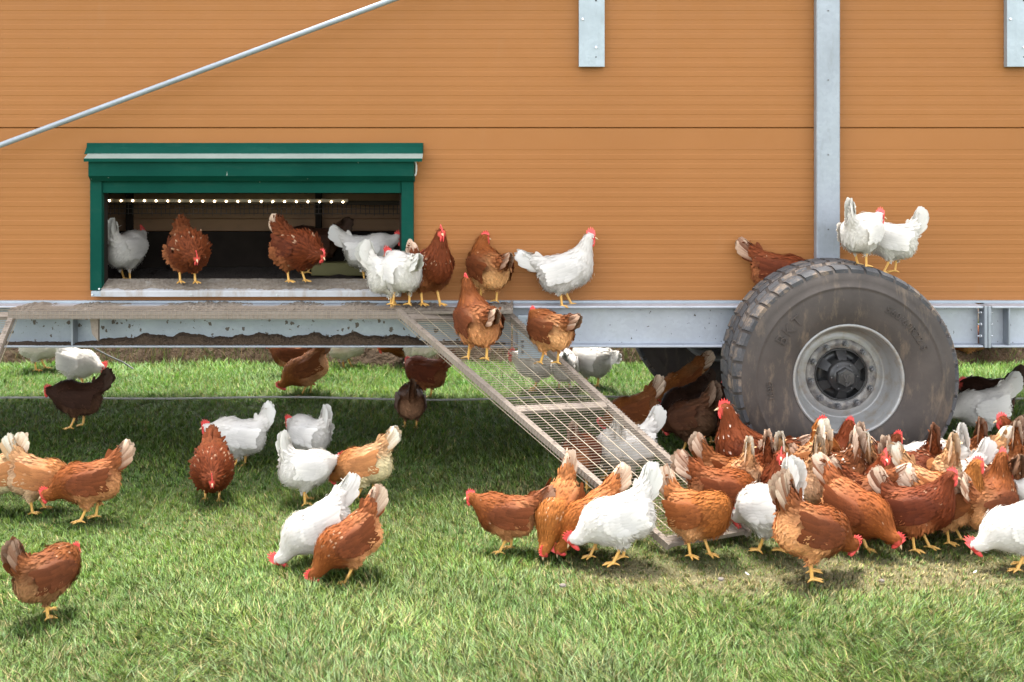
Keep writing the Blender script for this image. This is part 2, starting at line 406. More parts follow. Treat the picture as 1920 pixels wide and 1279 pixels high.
def make_hen(label, loc, heading, pose='stand', kind='brown', tail=52, scale=1.0, fan=1.0, ruffle=0.0,
             yaw=0, hd_off=(0, 0, 0), step=.03, lift=0.0, group=None, seed=None, fine=None, tip=None, roll=0, speck=0, pale=None):
    HEN_N[0] += 1
    fine = fine or float(np.interp(loc[1], [5.6, 6.1, 6.6, 8], [.0115, .0128, .0135, .0150]))
    seed = seed or 100+HEN_N[0]*7
    rs = np.random.RandomState(seed)
    pal = {k: (np.array(v) if isinstance(v, tuple) else v) for k, v in PAL[kind].items()}
    white = kind == 'white'
    tone = 1 + rs.uniform(-1, 1)*(.04 if white else .20)
    warm = 0 if white else rs.uniform(-.07, .07)
    for k in ('body', 'wing', 'neck', 'fluff', 'tail'):
        pal[k] = pal[k]*tone*np.array([1, 1+warm, 1+1.5*warm])
    if not white: pal['fluff'] = np.minimum(pal['fluff']*(pale or rs.uniform(.8, 1.55)), .62)
    if tip is not None: pal['tip'] = pal['tip']*tip + pal['tail']*(1-tip)
    pitch, H, hd = POSE[pose]
    H = np.array(H, float) + np.array(hd_off); hd = nrm(hd)
    if yaw:
        a = math.radians(yaw); c, s = math.cos(a), math.sin(a)
        hd = np.array([c*hd[0]-s*hd[1], s*hd[0]+c*hd[1], hd[2]])
    R = rot_y(pitch); C = np.array([0, 0, .212 - (.010 if pitch < -10 else 0)])
    def B(x, y, z): return C + R @ np.array([x, y, z], float)
    fluffk = 1.0 + .02*rs.uniform(-1, 1) + .10*ruffle
    rb = np.array([.130, .100, .100])*fluffk
    # head frame
    hr = nrm(np.cross(hd, [0, 0, 1])) if abs(hd[2]) < .985 else nrm(np.cross(hd, [1, 0, .3]))
    hu = np.cross(hr, hd)
    if hu[2] < 0 and abs(hd[2]) < .9: hu, hr = -hu, -hr
    # neck curve
    N0 = B(.078, 0, .032); fw = R @ np.array([1, 0, 0]); up = R @ np.array([0, 0, 1])
    dist = np.linalg.norm(H-N0)
    P1 = N0 + nrm(fw*.75 + up*.35 + nrm(H-N0)*.5)*dist*.38
    P2 = H - nrm(hd*.55 + hu*.85)*dist*.33
    ts = np.linspace(0, 1, 8)[:, None]
    bez = (1-ts)**3*N0 + 3*(1-ts)**2*ts*P1 + 3*(1-ts)*ts**2*P2 + ts**3*(H - hd*.004)
    nr = np.interp(ts[:, 0], [0, .35, .7, 1], [.078, .058, .041, .029])*(1+.25*ruffle)
    # tail frame
    te = math.radians(tail + (9 if tail > 30 else 3)); td = np.array([-math.cos(te), 0, math.sin(te)]); tn = np.array([math.sin(te), 0, math.cos(te)])
    TB = B(-.132, 0, .066)
    TR = np.stack([td, [0, 1, 0], tn], 1)
    # legs: hock and foot in the hen's own frame
    feet = [np.array([step, .042, lift if lift > 0 else 0]), np.array([-step, -.042, -min(lift, 0)])]
    hocks = [np.array([f[0]*.55-.022, f[1]*1.05, .092+f[2]*.6]) for f in feet]
    prims = []
    def field(p, detail=True):
        d = ell(p, C, rb, R); ids = [d]
        d2 = ell(p, B(.070, 0, .0), np.array([.084, .086, .096])*fluffk, R)
        d3 = ell(p, B(-.076, 0, -.010), np.array([.090, .100, .096])*fluffk, R)
        d4 = cone(p, B(-.065, 0, .030), TB + td*.02, .072, .044)
        d5 = ell(p, TB + td*.045, np.array([.064, .018+.010*fan, .036]), TR)
        nk = None
        for i in range(7):
            q = cone(p, bez[i], bez[i+1], nr[i], nr[i+1]); nk = q if nk is None else np.minimum(nk, q)
        hdq = ell(p, H + hd*.004, np.array([.033, .0235, .027]), np.stack([hd, hr, hu], 1))
        th = []
        for f, h in zip(feet, hocks):
            k = B(.005 + f[0]*.3, math.copysign(.052, f[1]), -.048)
            th.append(np.minimum(cone(p, k, (k+h)/2, .056, .038), cone(p, (k+h)/2, h, .038, .013)))
        w = []
        for s in (-1, 1):
            w.append(ell(p, B(-.018, s*.080, .022), np.array([.118, .026, .056]), R @ rot_y(-8)))
        thm = np.minimum(th[0], th[1]); wm = np.minimum(w[0], w[1])
        t = smin(smin(smin(d, d2, .04), d3, .04), d4, .05)
        t = smin(t, wm, .012)
        t = smin(t, thm, .028)
        t = smin(t, nk, .05)
        t = smin(t, hdq, .012)
        t = smin(t, d5, .03)
        return t, np.stack([np.minimum(d, d2), d3, d4, d5, nk, hdq, thm, wm], -1)
    pts = np.concatenate([bez, [TB + td*.15, C + [.24, .14, .12], C - [.24, .14, 0]], hocks])
    lo = pts.min(0) - .055; hi = pts.max(0) + .06
    lo[2] = max(lo[2], .004); h = fine
    n = np.ceil((hi-lo)/h).astype(int) + 1
    g = np.stack(np.meshgrid(*[lo[i] + np.arange(n[i])*h for i in range(3)], indexing='ij'), -1)
    vals, _ = field(g.reshape(-1, 3))
    V, Q = surface_nets(vals.reshape(n), lo, h)
    eps = .004
    f0, ids = field(V)
    N = nrm(np.stack([field(V + np.eye(3)[i]*eps)[0]-f0 for i in range(3)], 1))
    reg = ids.argmin(1)        # 0 body 1 rump 2 saddle 3 tail 4 neck 5 head 6 thigh 7 wing
    names = ['body', 'fluff', 'body', 'tail', 'neck', 'neck', 'fluff', 'wing']
    cols = np.stack([pal[k] for k in names])
    wgt = np.exp(-np.clip(ids-ids.min(1, keepdims=True), 0, .2)/.012); wgt /= wgt.sum(1, keepdims=True)
    base = wgt @ cols
    # feathers low at the back are paler fluff; breast slightly darker
    rel = (V-C) @ R
    rear = np.clip((-rel[:, :1]-.03)/.07, 0, 1)*np.clip((.045-rel[:, 2:3])/.05, 0, 1)*((reg == 1) | (reg == 6) | (reg == 0))[:, None]
    lowk = np.clip((-rel[:, 2]-.02)/.07, 0, 1)[:, None]*(reg != 5)[:, None]*(reg != 4)[:, None]*np.clip((.06-rel[:, :1])/.12, 0, 1)
    lowk = np.maximum(lowk, rear); base = base*(1-.8*lowk) + pal['fluff']*.8*lowk
    if kind in ('brown', 'buff', 'orange'):
        base = base*(1 + .55*np.clip(noise3(V, 22, seed)-.45, 0, 1)[:, None]*np.array([1., 1.35, 1.7]))
    base = base*(1 + pal['var']*.5*noise3(V, 30, seed+1)[:, None])
    # red bare skin of the face
    hl = np.stack([(V-H) @ hd, (V-H) @ hr, (V-H) @ hu], 1)
    face = (reg == 5) & (hl[:, 0] > -.004) & (hl[:, 2] < .017)
    skin = np.array([.60, .085, .06]) if not white else np.array([.62, .07, .055])
    bc = base.copy(); bc[face] = skin*rs.uniform(.8, 1.1, (face.sum(), 1))
    root = bpy.data.objects.new('hen', None); COL.objects.link(root)
    root.empty_display_size = .05
    root.location = loc; root.rotation_euler = (math.radians(roll), 0, math.radians(heading)); root.scale = (scale*SIZE(loc),)*3
    root['label'] = label; root['category'] = 'hen'; root['group'] = group or ('white hens' if white else 'brown hens')
    def part(name, me, mat, parent=root):
        me.materials.append(mat)
        o = bpy.data.objects.new(name, me); COL.objects.link(o); o.parent = parent
        return o
    pm = MAT['plumage_white'] if white else MAT['plumage']
    body = part('body', mesh_np('body', V, Q, bc), pm)
    # ---- small feathers
    back = R @ np.array([-1, 0, -.22])
    seg = np.argmin(np.linalg.norm(V[:, None]-bez[None], axis=-1), 1)
    ndir = nrm(bez[np.clip(seg-1, 0, 7)] - bez[np.clip(seg+1, 0, 7)])
    flows = np.stack([np.tile(back, (len(V), 1)), np.tile(nrm(R @ np.array([-.8, 0, -.7])), (len(V), 1)), np.tile(nrm(back*.6+td*.5), (len(V), 1)),
                      np.tile(td, (len(V), 1)), ndir, ndir, np.tile(nrm(R @ np.array([-.45, 0, -1])), (len(V), 1)), np.tile(R @ np.array([-1, 0, .02]), (len(V), 1))], 1)
    T = (wgt[..., None]*flows).sum(1); T = nrm(T - (T*N).sum(1, keepdims=True)*N + 1e-4)
    Ls = np.array([.028, .028, .038, .046, .032, .010, .024, .032]); Ws = np.array([.014, .012, .014, .015, .0075, .005, .011, .014])
    keep = (~face) & (rs.rand(len(V)) < np.where(reg == 5, .9, .86)) & (V[:, 2] > .045)
    keep &= (reg != 7) | (rs.rand(len(V)) < .12)
    if white: keep &= rs.rand(len(V)) < .72
    i = np.where(keep)[0]; m = len(i)
    P = V[i] + rs.normal(size=(m, 3))*.0035
    fk = fine/.0115
    L = fk**.6*(wgt @ Ls)[i]*rs.uniform(.75, 1.25, m)*(1+.5*ruffle); W = fk*(wgt @ Ws)[i]*rs.uniform(.8, 1.2, m)*(1+.3*ruffle)
    tl = np.radians(rs.uniform(0, 4 if white else 7, m)) + ruffle*np.radians(rs.uniform(10, 45, m))
    tl = np.where(reg[i] == 1, tl*1.5, tl)
    Tj = nrm(T[i] + rs.normal(size=(m, 3))*(.10 + .25*ruffle + .12*(reg[i] == 1))[:, None])
    FL = rs.uniform(0, 1)**2*.30
    v_ = 1 + pal['var']*rs.uniform(-1, 1, (m, 1))
    c1 = base[i]*v_; c0 = c1*.82; c2 = np.minimum(c1*pal['edge'], .88)
    if kind in ('speckled',) or speck:
        w_ = (rs.rand(m) < (.16 if kind == 'speckled' else speck))[:, None]
        c2 = np.where(w_, np.array([.70, .52, .40]), c1*1.1)
    elif not white:      # pale shafts in the neck hackle and odd pale feathers
        w_ = ((reg[i] == 4) & (rs.rand(m) < FL) & (seg[i] < 3))[:, None] | (rs.rand(m) < .006)[:, None]
        c2 = np.where(w_, c1*.55 + np.array([.55, .36, .22])*.45 if kind not in ('dark', 'umber') else c1*1.8, c2)
    dn = np.where((reg == 1) | (reg == 6) | ((rel[:, 2] < -.05) & (reg == 0)))[0]
    md = len(dn); Td = nrm(T[dn] + rs.normal(size=(md, 3))*.35)
    cd_ = base[dn]*(1 + .10*rs.uniform(-1, 1, (md, 1)))*1.06
    P = np.concatenate([P, V[dn] + rs.normal(size=(md, 3))*.005]); NN = np.concatenate([N[i], N[dn]]); Tj = np.concatenate([Tj, Td])
    L = np.concatenate([L, rs.uniform(.016, .032, md)]); W = np.concatenate([W, rs.uniform(.003, .006, md)]); tl = np.concatenate([tl, np.radians(rs.uniform(8, 30, md))])
    c0 = np.concatenate([c0, cd_*.92]); c1 = np.concatenate([c1, cd_]); c2 = np.concatenate([c2, np.minimum(cd_*1.08, .85)])
    fv, ft, fq, fc, fn = feathers(P, NN, Tj, L, W, tl, L*.10, c0, c1, c2)
    o = part('plumage', mesh_np('plumage', fv, [ft, fq], fc, normals=fn), pm); o['kind'] = 'stuff'
    # ---- tail: a roof of overlapping quills
    nt = 19
    k = np.linspace(-1, 1, nt); side = np.where(np.arange(nt) % 2 == 0, 1, -1)
    el = (k*.27*fan - .04) + rs.normal(size=nt)*.03
    dirs = td*np.cos(el)[:, None] + tn*np.sin(el)[:, None]
    kp = (k+1)/2
    dirs = nrm(dirs + np.array([0, 1, 0])*(side*(.015+.20*fan*(1-kp)))[:, None])
    Pt = TB + tn*(k*.022)[:, None] + np.array([0, 1, 0])*(side*(.004+.015*(1-kp)))[:, None] - td*.01
    Nt = nrm(np.array([0, 1, 0])*(side*(1-.75*kp**2))[:, None] + tn*(.25+.95*kp**2)[:, None])
    Lt = .186 - .050*np.abs(k)**2.2 + rs.normal(size=nt)*.004
    pal['tip'] = pal['tip']*(1 if white else rs.uniform(.78, 1.12)); tb_ = np.tile(pal['tail'], (nt, 1))*(1+pal['var']*rs.uniform(-1, 1, (nt, 1))); u_ = np.ones((nt, 1)) if white else np.clip(rs.normal(.82, .30, (nt, 1)), .12, 1); tt_ = np.tile(pal['tip'], (nt, 1))*u_ + tb_*1.15*(1-u_)
    a1 = quills(Pt, Nt, dirs, Lt, np.full(nt, .042), np.full(nt, .008), tb_, tt_, 0 if white else 1); n1_ = QN[-1]
    # tail coverts round the base
    nc = 26; kk = rs.uniform(-1, 1, nc); sd = np.where(np.arange(nc) % 2 == 0, 1, -1)
    ec = kk*.40*fan - .1
    dc = nrm(td*np.cos(ec)[:, None] + tn*np.sin(ec)[:, None] + np.array([0, 1, 0])*(sd*.09)[:, None])
    Pc = TB - td*.015 + tn*(kk*.030)[:, None] + np.array([0, 1, 0])*(sd*.016)[:, None]
    Nc = nrm(np.array([0, 1, 0])*sd[:, None] + tn*.3)
    cb = np.tile(pal['body']*.6+pal['tail']*.4, (nc, 1))*rs.uniform(.85, 1.15, (nc, 1)); cc = cb*.55 + pal['tail']*.45
    a2 = quills(Pc, Nc, dc, rs.uniform(.060, .105, nc), np.full(nc, .028), np.full(nc, .006), cb, cc, 0 if white else .6); n2_ = QN[-1]
    part('tail', mesh_np('tail', np.concatenate([a1[0], a2[0]]), [a1[1], a2[1]+len(a1[0])], np.concatenate([a1[2], a2[2]]), normals=np.concatenate([n1_, n2_])), pm)
    # ---- folded wings: rows of coverts over long flight feathers
    for s in (-1, 1):
        rows = []
        for r_, (u, n_, L_, W_, off, z0, z1) in enumerate(((-.030, 9, .112, .030, .006, .052, -.030), (.000, 8, .062, .028, .011, .058, -.036), (.030, 8, .046, .026, .014, .060, -.036),
                                             (.056, 7, .040, .025, .016, .056, -.030), (.080, 5, .034, .022, .017, .045, -.020))):
            for q in range(n_):
                f = q/(n_-1)
                rows.append((u - .018*(f-.5)**2*4 + .012*(1-f), z0 + (z1-z0)*f, L_*(1.0 if r_ else (1.12-.34*f)), W_, off, r_, f))
        rows = np.array(rows)
        st = np.stack([rows[:, 0], np.full(len(rows), s*.20), rows[:, 1]], 1) @ R.T + C
        dr = np.array([0, -s, 0.])
        p = st.copy()
        for _ in range(14): p = p + dr*np.clip(field(p)[0], -.02, .06)[:, None]*.9
        fN = nrm(np.stack([field(p + np.eye(3)[j]*eps)[0]-field(p)[0] for j in range(3)], 1))
        fN = nrm(fN*.55 + np.array([0, s, .15])*.45)
        droop = np.where(rows[:, 5] == 0, .22 - .30*rows[:, 6], -.06)
        D = np.stack([-np.ones(len(rows)), np.zeros(len(rows)), droop], 1) @ R.T
        D = D - (D*fN).sum(1, keepdims=True)*fN*.85 + rs.normal(size=D.shape)*.04
        p = p + fN*rows[:, 4:5]*.8
        wc = np.tile(pal['wing']*.72+pal['body']*.28, (len(rows), 1))*(1+pal['var']*rs.uniform(-1, 1, (len(rows), 1)))
        wt = wc*np.where(rows[:, 5:6] == 0, 1.25, pal['edge'])
        a = quills(p, fN, nrm(D), rows[:, 2]*rs.uniform(.92, 1.08, len(rows)), rows[:, 3], rows[:, 2]*.10, wc*.93, np.minimum(wt, .88), 0, fN)
        part('wing', mesh_np('wing', a[0], a[1], a[2], normals=QN[-1]), pm)
    # ---- head: comb, wattles, beak, eyes
    def hf(x, y, z): return H + hd*x + hr*y + hu*z
    big = 1.75 if white else 1.3
    flop = rs.choice([-1, 1])*(.012 if white else .003)
    top = [(-.020, .020), (-.022, .032), (-.014, .030), (-.010, .042), (-.004, .033), (.003, .046), (.008, .034), (.015, .044), (.019, .032), (.026, .036), (.029, .022), (.030, .010)]
    bot = [(.024, .010), (.012, .018), (0, .021), (-.012, .019)]
    cv = []
    for t in (-1, 1):
        for (x, z) in top + bot:
            zz = .02 + (z-.02)*big if z > .02 else z
            cv.append(hf(x*(1+.1*(big-1)), t*(.0042 if z < .03 else .0016) + flop*max(0, (zz-.02)/.025)**1.3, zz))
    m_ = len(top)+len(bot)
    fs = [list(range(m_, 2*m_)), list(range(m_))[::-1]] + [[i_, (i_+1) % m_, m_+(i_+1) % m_, m_+i_] for i_ in range(m_)]
    me = bpy.data.meshes.new('comb'); me.from_pydata([tuple(x) for x in cv], [], fs); part('comb', me, MAT['comb'])
    for s in (-1, 1):
        part('wattle', blob(hf(.022, s*.007, -.022*(1+.15*(big-1))), (.012, .0055, .018*big), (hd, hr, hu)), MAT['comb'])
        part('eye', blob(hf(.014, s*.0195, .006), (.0046, .003, .0046), (hd, hr, hu)), MAT['eye'])
    bk = []
    for x, w, z, hh in ((.026, .0085, .001, .0085), (.036, .0062, -.0005, .0062), (.046, .0032, -.0045, .0035), (.052, .0008, -.009, .0010)):
        bk += [hf(x, w*math.cos(a), z + hh*math.sin(a)) for a in np.linspace(0, 2*math.pi, 8, endpoint=False)]
    fs = [[r*8+j, r*8+(j+1) % 8, r*8+8+(j+1) % 8, r*8+8+j] for r in range(3) for j in range(8)] + [list(range(24, 32)), list(range(8))[::-1]]
    me = bpy.data.meshes.new('beak'); me.from_pydata([tuple(x) for x in bk], [], fs); me.shade_smooth(); part('beak', me, MAT['beak'])
    # ---- legs: shank and four toes
    for f, hk in zip(feet, hocks):
        sg = math.copysign(1, f[1])
        ank = f + np.array([0, 0, .012])
        segs = [([hk + [0.004, 0, .012], hk, (hk+ank)/2, ank + [0, 0, .006], ank], [.0105, .0105, .0078, .0082, .0090])]
        for a in (-32, 0, 32):
            a_ = math.radians(a*1.1 + 4*sg); d_ = np.array([math.cos(a_), math.sin(a_), 0])
            Lt_ = .056 if a == 0 else .047
            dz = -.02 if f[2] > .01 else 0
            segs.append(([ank, f + d_*Lt_*.4 + [0, 0, .011], f + d_*Lt_*.8 + [0, 0, .006+dz], f + d_*Lt_ + [0, 0, .003+1.6*dz]], [.0075, .0056, .0050, .0018]))
        segs.append(([ank, f + np.array([-.018, sg*.004, .007]), f + np.array([-.028, sg*.006, .002])], [.006, .004, .0014]))
        part('leg', tubes(segs, 6), MAT['leg'])
    return root
# ------------------------------------------------------------------ ground, grass, bank
def gh(x, y):
    """gentle unevenness of the meadow, flattened beyond it"""
    x = np.asarray(x, float); y = np.asarray(y, float)
    h = .006*np.sin(x*2.1+.7*y)+.006*np.sin(y*3.3-1.1*x+1)+.004*np.sin(x*6.1-2)+.004*np.sin(y*7.7+x*3.1)
    return h-.010
def ground():
    xs = np.concatenate([[-900, -300, -90, -30], np.linspace(-9, 9, 181), [30, 90, 300, 900]])
    ys = np.concatenate([[-300, -60, -10], np.linspace(1, 12, 151), [16, 30, 90, 300, 1200]])
    n, m = len(xs), len(ys)
    X, Y = np.meshgrid(xs, ys, indexing='ij')
    Z = np.where((np.abs(X) < 9.1) & (Y > .9) & (Y < 12.1), gh(X, Y), -.012)
    V = np.stack([X, Y, Z], -1).reshape(-1, 3)
    i, j = np.meshgrid(np.arange(n-1), np.arange(m-1), indexing='ij'); i = i.ravel(); j = j.ravel()
    F = np.stack([i*m+j, (i+1)*m+j, (i+1)*m+j+1, i*m+j+1], 1)
    wv = np.where((np.abs(V[:, 0]) < 9.1) & (V[:, 1] > .9) & (V[:, 1] < 12.1), worn(V[:, 0], V[:, 1]), 0)
    link('ground', mesh_np('ground', V, F, np.repeat(wv[:, None], 3, 1)), MAT['soil'], kind='structure')
    # low earth bank behind the lit strip
    xs = np.linspace(-12, 12, 200); pf = [(9.95, -.03), (10.02, .03), (10.10, .14), (10.3, .24), (11.0, .27), (11.8, .27), (12.6, .1), (13.4, -.05)]
    rs = np.random.RandomState(2); V = []
    for x in xs:
        o = .08*math.sin(x*1.3)+.05*math.sin(x*3.1+1)
        for (y, z) in pf: V.append((x, y+o+rs.uniform(-.02, .02), z*(1+.25*math.sin(x*.9+2))+rs.uniform(-.02, .02)))
    m = len(pf); F = [[i*m+j, (i+1)*m+j, (i+1)*m+j+1, i*m+j+1] for i in range(len(xs)-1) for j in range(m-1)]
    link('earth_bank', mesh_np('bank', np.array(V), np.array(F)), MAT['bank_soil'], kind='structure')
def vnoise(x, y, s, seed):
    """smooth value noise in 0..1"""
    r = np.random.RandomState(seed); G = r.rand(64, 64)
    u = x*s+100; v = y*s+100; iu = np.floor(u).astype(int); iv = np.floor(v).astype(int); fu = u-iu; fv = v-iv
    fu = fu*fu*(3-2*fu); fv = fv*fv*(3-2*fv); g = lambda a, b: G[a % 64, b % 64]
    return (g(iu, iv)*(1-fu)+g(iu+1, iv)*fu)*(1-fv)+(g(iu, iv+1)*(1-fu)+g(iu+1, iv+1)*fu)*fv
def worn(x, y):
    """0..1: where the flock has scratched the turf thin"""
    a = np.exp(-((y-5.22)/.24)**2)*np.clip((x-.0)/.6, 0, 1)*1.0
    b = np.exp(-((y-5.95)/.55)**2-((x-1.75)/1.15)**2)*.75
    c = np.exp(-((y-5.85)/.25)**2-((x+1.1)/.5)**2)*.35
    d = np.exp(-((y-6.4)/.4)**2-((x-.35)/.7)**2)*.45
    n = vnoise(x, y, 2.2, 5)*.6+vnoise(x, y, 6, 6)*.4
    return np.clip((a+b+c+d)*(.35+1.25*n), 0, 1)
ground()
def grass():
    rs = np.random.RandomState(11); N = 720000
    # sample the trapezoid in view (plus a margin), denser towards the lens
    q = rs.rand(N); y = 3.55*(10.3/3.55)**(q**.92)
    x = rs.uniform(-1, 1, N)*(y*.47+1.0)
    n1 = vnoise(x, y, 1.1, 1); n2 = vnoise(x, y, 4.5, 2); n3 = vnoise(x, y, 13, 3)
    wv = worn(x, y)
    keep = rs.rand(N) > wv*.26*(1-.4*n3) + .12*(n2 < .25)
    keep &= y < 9.97
    x, y, n1, n2, n3, wv = [a[keep] for a in (x, y, n1, n2, n3, wv)]; n = len(x)
    # pull some blades into tufts
    cl = rs.rand(n) < .45; cx = np.round(x/.085)*.085; cy = np.round(y/.085)*.085
    hsh = np.sin(cx*127.1+cy*311.7)*43758.5; jx = (hsh-np.floor(hsh)-.5)*.07; hs2 = np.sin(cx*269.5+cy*183.3)*43758.5; jy = (hs2-np.floor(hs2)-.5)*.07
    x = np.where(cl, x*.45+(cx+jx)*.55, x); y = np.where(cl, y*.45+(cy+jy)*.55, y)
    z = gh(x, y)-.004
    tuft = (hsh-np.floor(hsh))
    H = (.020+.020*n1+.022*n2*(.4+tuft))*rs.uniform(.55, 1.35, n)
    front = np.clip((5.4-y)/1.2, 0, 1); back = np.clip((y-8.4)/.8, 0, 1)
    H = H*(.80+.55*front+.45*back)*(1-.5*wv)
    yaw = rs.uniform(0, 2*math.pi, n)
    # flattened swaths lean a common way
    lean_dir = vnoise(x, y, 1.6, 9)*2*math.pi*1.2 + rs.normal(size=n)*1.3
    lean = np.clip(.55+.85*front*n2+rs.normal(size=n)*.40, .05, 1.6)*H
    dx, dy = np.cos(lean_dir)*lean, np.sin(lean_dir)*lean
    wd = rs.uniform(.0010, .0021, n)*(1+.15*back)*(y/5.5)**.5
    ax, ay = np.cos(yaw)*wd, np.sin(yaw)*wd
    v = np.empty((n, 4, 3), np.float32)
    up = np.sqrt(np.clip(1-(lean/H)**2*.30, .12, 1))*H
    v[:, 0] = np.stack([x, y, z], 1)
    mx, my, mz = x+dx*.32, y+dy*.32, z+up*.52
    v[:, 1] = np.stack([mx-ax*1.1, my-ay*1.1, mz], 1); v[:, 2] = np.stack([mx+ax*1.1, my+ay*1.1, mz], 1)
    v[:, 3] = np.stack([x+dx, y+dy, z+up], 1)
    green = np.array([.098, .200, .033]); yel = np.array([.215, .248, .056]); straw = np.array([.34, .28, .15]); deep = np.array([.052, .146, .024]); blue = np.array([.155, .225, .110])
    t1 = rs.rand(n); c = green+(yel-green)*(t1*(.35+.65*n1))[:, None]
    c = np.where((rs.rand(n) < .25+.35*(n2 < .35))[:, None], deep+(green-deep)*rs.rand(n)[:, None], c)
    c = np.where((rs.rand(n) < .20+.30*front*(n1 > .5))[:, None], blue*rs.uniform(.8, 1.35, n)[:, None], c)
    ps = np.clip(.06+.10*front+.55*wv+.12*(n3 > .7), 0, .9)
    c = np.where((rs.rand(n) < ps)[:, None], straw*rs.uniform(.55, 1.15, n)[:, None], c)
    c = c*(.80+.42*vnoise(x, y, 2.6, 31)+.12*(n3-.5))[:, None]*(1.02-.06*front+.05*back)[:, None]*np.where(back > .5, 1, 1)[:, None]*np.stack([1.02-.12*back, 1.0+.03*back, .78-.06*back], 1)  # back strip: greener turf, also brightened in the blade colour to stand in for sunlight
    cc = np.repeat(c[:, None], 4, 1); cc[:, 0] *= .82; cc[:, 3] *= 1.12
    o = np.arange(n)[:, None]*4
    fnz = np.cross(v[:, 2]-v[:, 1], v[:, 3]-v[:, 0]); fnz = nrm(fnz); fnz *= np.sign(fnz[:, 2:3]+1e-6)
    nn = np.repeat(nrm(fnz*.5+np.array([0, 0, .75]))[:, None], 4, 1)
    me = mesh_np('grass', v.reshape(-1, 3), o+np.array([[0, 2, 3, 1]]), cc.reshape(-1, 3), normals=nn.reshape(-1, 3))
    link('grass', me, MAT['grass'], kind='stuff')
    # rank dry grass along the bank
    n = 11000; x = rs.uniform(-6, 6, n); y = 9.97+rs.rand(n)**1.2*.75; z = np.interp(y, [9.95, 10.02, 10.10, 10.3, 11], [-.02, .03, .13, .22, .25])-.02
    H = rs.uniform(.05, .17, n); a = rs.uniform(0, 6.28, n); ln = rs.uniform(.1, .9, n)*H; wd = rs.uniform(.002, .0042, n)
    dx, dy = np.cos(a)*ln, np.sin(a)*ln; b = rs.uniform(0, 6.28, n); ax, ay = np.cos(b)*wd, np.sin(b)*wd
    v = np.empty((n, 5, 3), np.float32); up = H*.85
    v[:, 0] = np.stack([x-ax, y-ay, z], 1); v[:, 1] = np.stack([x+ax, y+ay, z], 1)
    v[:, 2] = np.stack([x+dx*.4-ax, y+dy*.4-ay, z+up*.6], 1); v[:, 3] = np.stack([x+dx*.4+ax, y+dy*.4+ay, z+up*.6], 1); v[:, 4] = np.stack([x+dx, y+dy, z+up], 1)
    c = np.where((rs.rand(n) < .45)[:, None], np.array([.17, .12, .06])*rs.uniform(.4, 1.1, n)[:, None], np.array([.09, .12, .03])*rs.uniform(.5, 1.1, n)[:, None])
    o = np.arange(n)[:, None]*5
    link('bank_grass', mesh_np('bank_grass', v.reshape(-1, 3), [o+np.array([[0, 1, 3, 2]]), o+np.array([[2, 3, 4]])], np.repeat(c[:, None], 5, 1).reshape(-1, 3)), MAT['grass'], kind='stuff')
grass()
# ------------------------------------------------------------------ mobile hen house
YW = 7.12                                              # front of the wall
def px(x, y, d): return ((x-960)*d/FPX, d, CAM_H-(y-HOR)*d/FPX)
def X_(x, d=YW): return (x-960)*d/FPX
def Z_(y, d=YW): return CAM_H-(y-HOR)*d/FPX
house = empty('mobile_hen_house', (0, YW, 0), 'ochre ribbed panel hen house on wheels with a green framed hatch', 'hen house')
house_inv = (0, -YW, 0)
def hp(o):                                            # keep world coordinates for the children of the house
    o.location = (0, -YW, 0); return o
XL, XR = -6.2, 6.2
YB = 8.94
hx0, hx1 = X_(190), X_(753); hz0, hz1 = Z_(536), Z_(350)
ZB0, ZB1 = .905, Z_(240)
PER = .0565; DEP = .0011
def rib_profile(z0, z1):
    """(y offset, z) up one micro-ribbed sheet; narrow bevels separate raised and sunk bands"""
    pts = [(0.006, z0), (0, z0+.004), (0, z0+.050)]
    z = z0+.050
    while z + PER < z1-.045:
        pts += [(DEP, z+.0032), (DEP, z+PER*.5-.0010), (0, z+PER*.5+.0022), (0, z+PER)]
        z += PER
    pts += [(0, z1-.004), (0.006, z1)]
    return pts
def panel_mesh(z0, z1, rects):
    prof = rib_profile(z0, z1); V = []; F = []
    for (xa, xb, za, zb) in rects:
        ps = []
        for i, (o, z) in enumerate(prof):
            if za <= z <= zb: ps.append((o, z))
            if i+1 < len(prof):
                o2, z2 = prof[i+1]
                for zc in (za, zb):
                    if z < zc < z2: ps.append((o+(o2-o)*(zc-z)/(z2-z), zc))
        xs = np.linspace(xa, xb, max(2, int((xb-xa)/1.2)+1))
        b = len(V)
        for x in xs:
            for o, z in ps: V.append((x, YW+o, z))
        n = len(ps)
        for i in range(len(xs)-1):
            for j in range(n-1): F.append((b+i*n+j, b+(i+1)*n+j, b+(i+1)*n+j+1, b+i*n+j+1))
        v, f = box_data(xa, xb, YW+.008, YW+.058, za, zb); o = len(V); V += v; F += [tuple(q+o for q in g) for g in f]
    return V, F
zt = ZB1
V, F = panel_mesh(ZB0, ZB1-.002, [(XL, hx0, ZB0, zt-.001), (hx1, XR, ZB0, zt-.001), (hx0, hx1, ZB0, hz0), (hx0, hx1, hz1, zt-.001)])
hp(pyd('wall_panel', V, F, MAT['wall_paint'], house))
for i in range(1):
    z0 = ZB1+.002+i*1.035
    V, F = panel_mesh(z0, z0+.895, [(XL, XR, z0, z0+.895)]); hp(pyd('wall_panel', V, F, MAT['wall_paint'], house))
ZT = ZB1+.002+.90
hp(boxes('wall_lining', [(XL, hx0, YW+.060, YW+.075, .93, ZT), (hx1, XR, YW+.060, YW+.075, .93, ZT), (hx0, hx1, YW+.060, YW+.075, hz1, ZT), (hx0, hx1, YW+.060, YW+.075, .93, hz0)], MAT['inner_wall'], house))
hp(boxes('rear_wall', [(XL, XR, YB, YB+.06, .93, ZT)], MAT['wall_paint'], house))
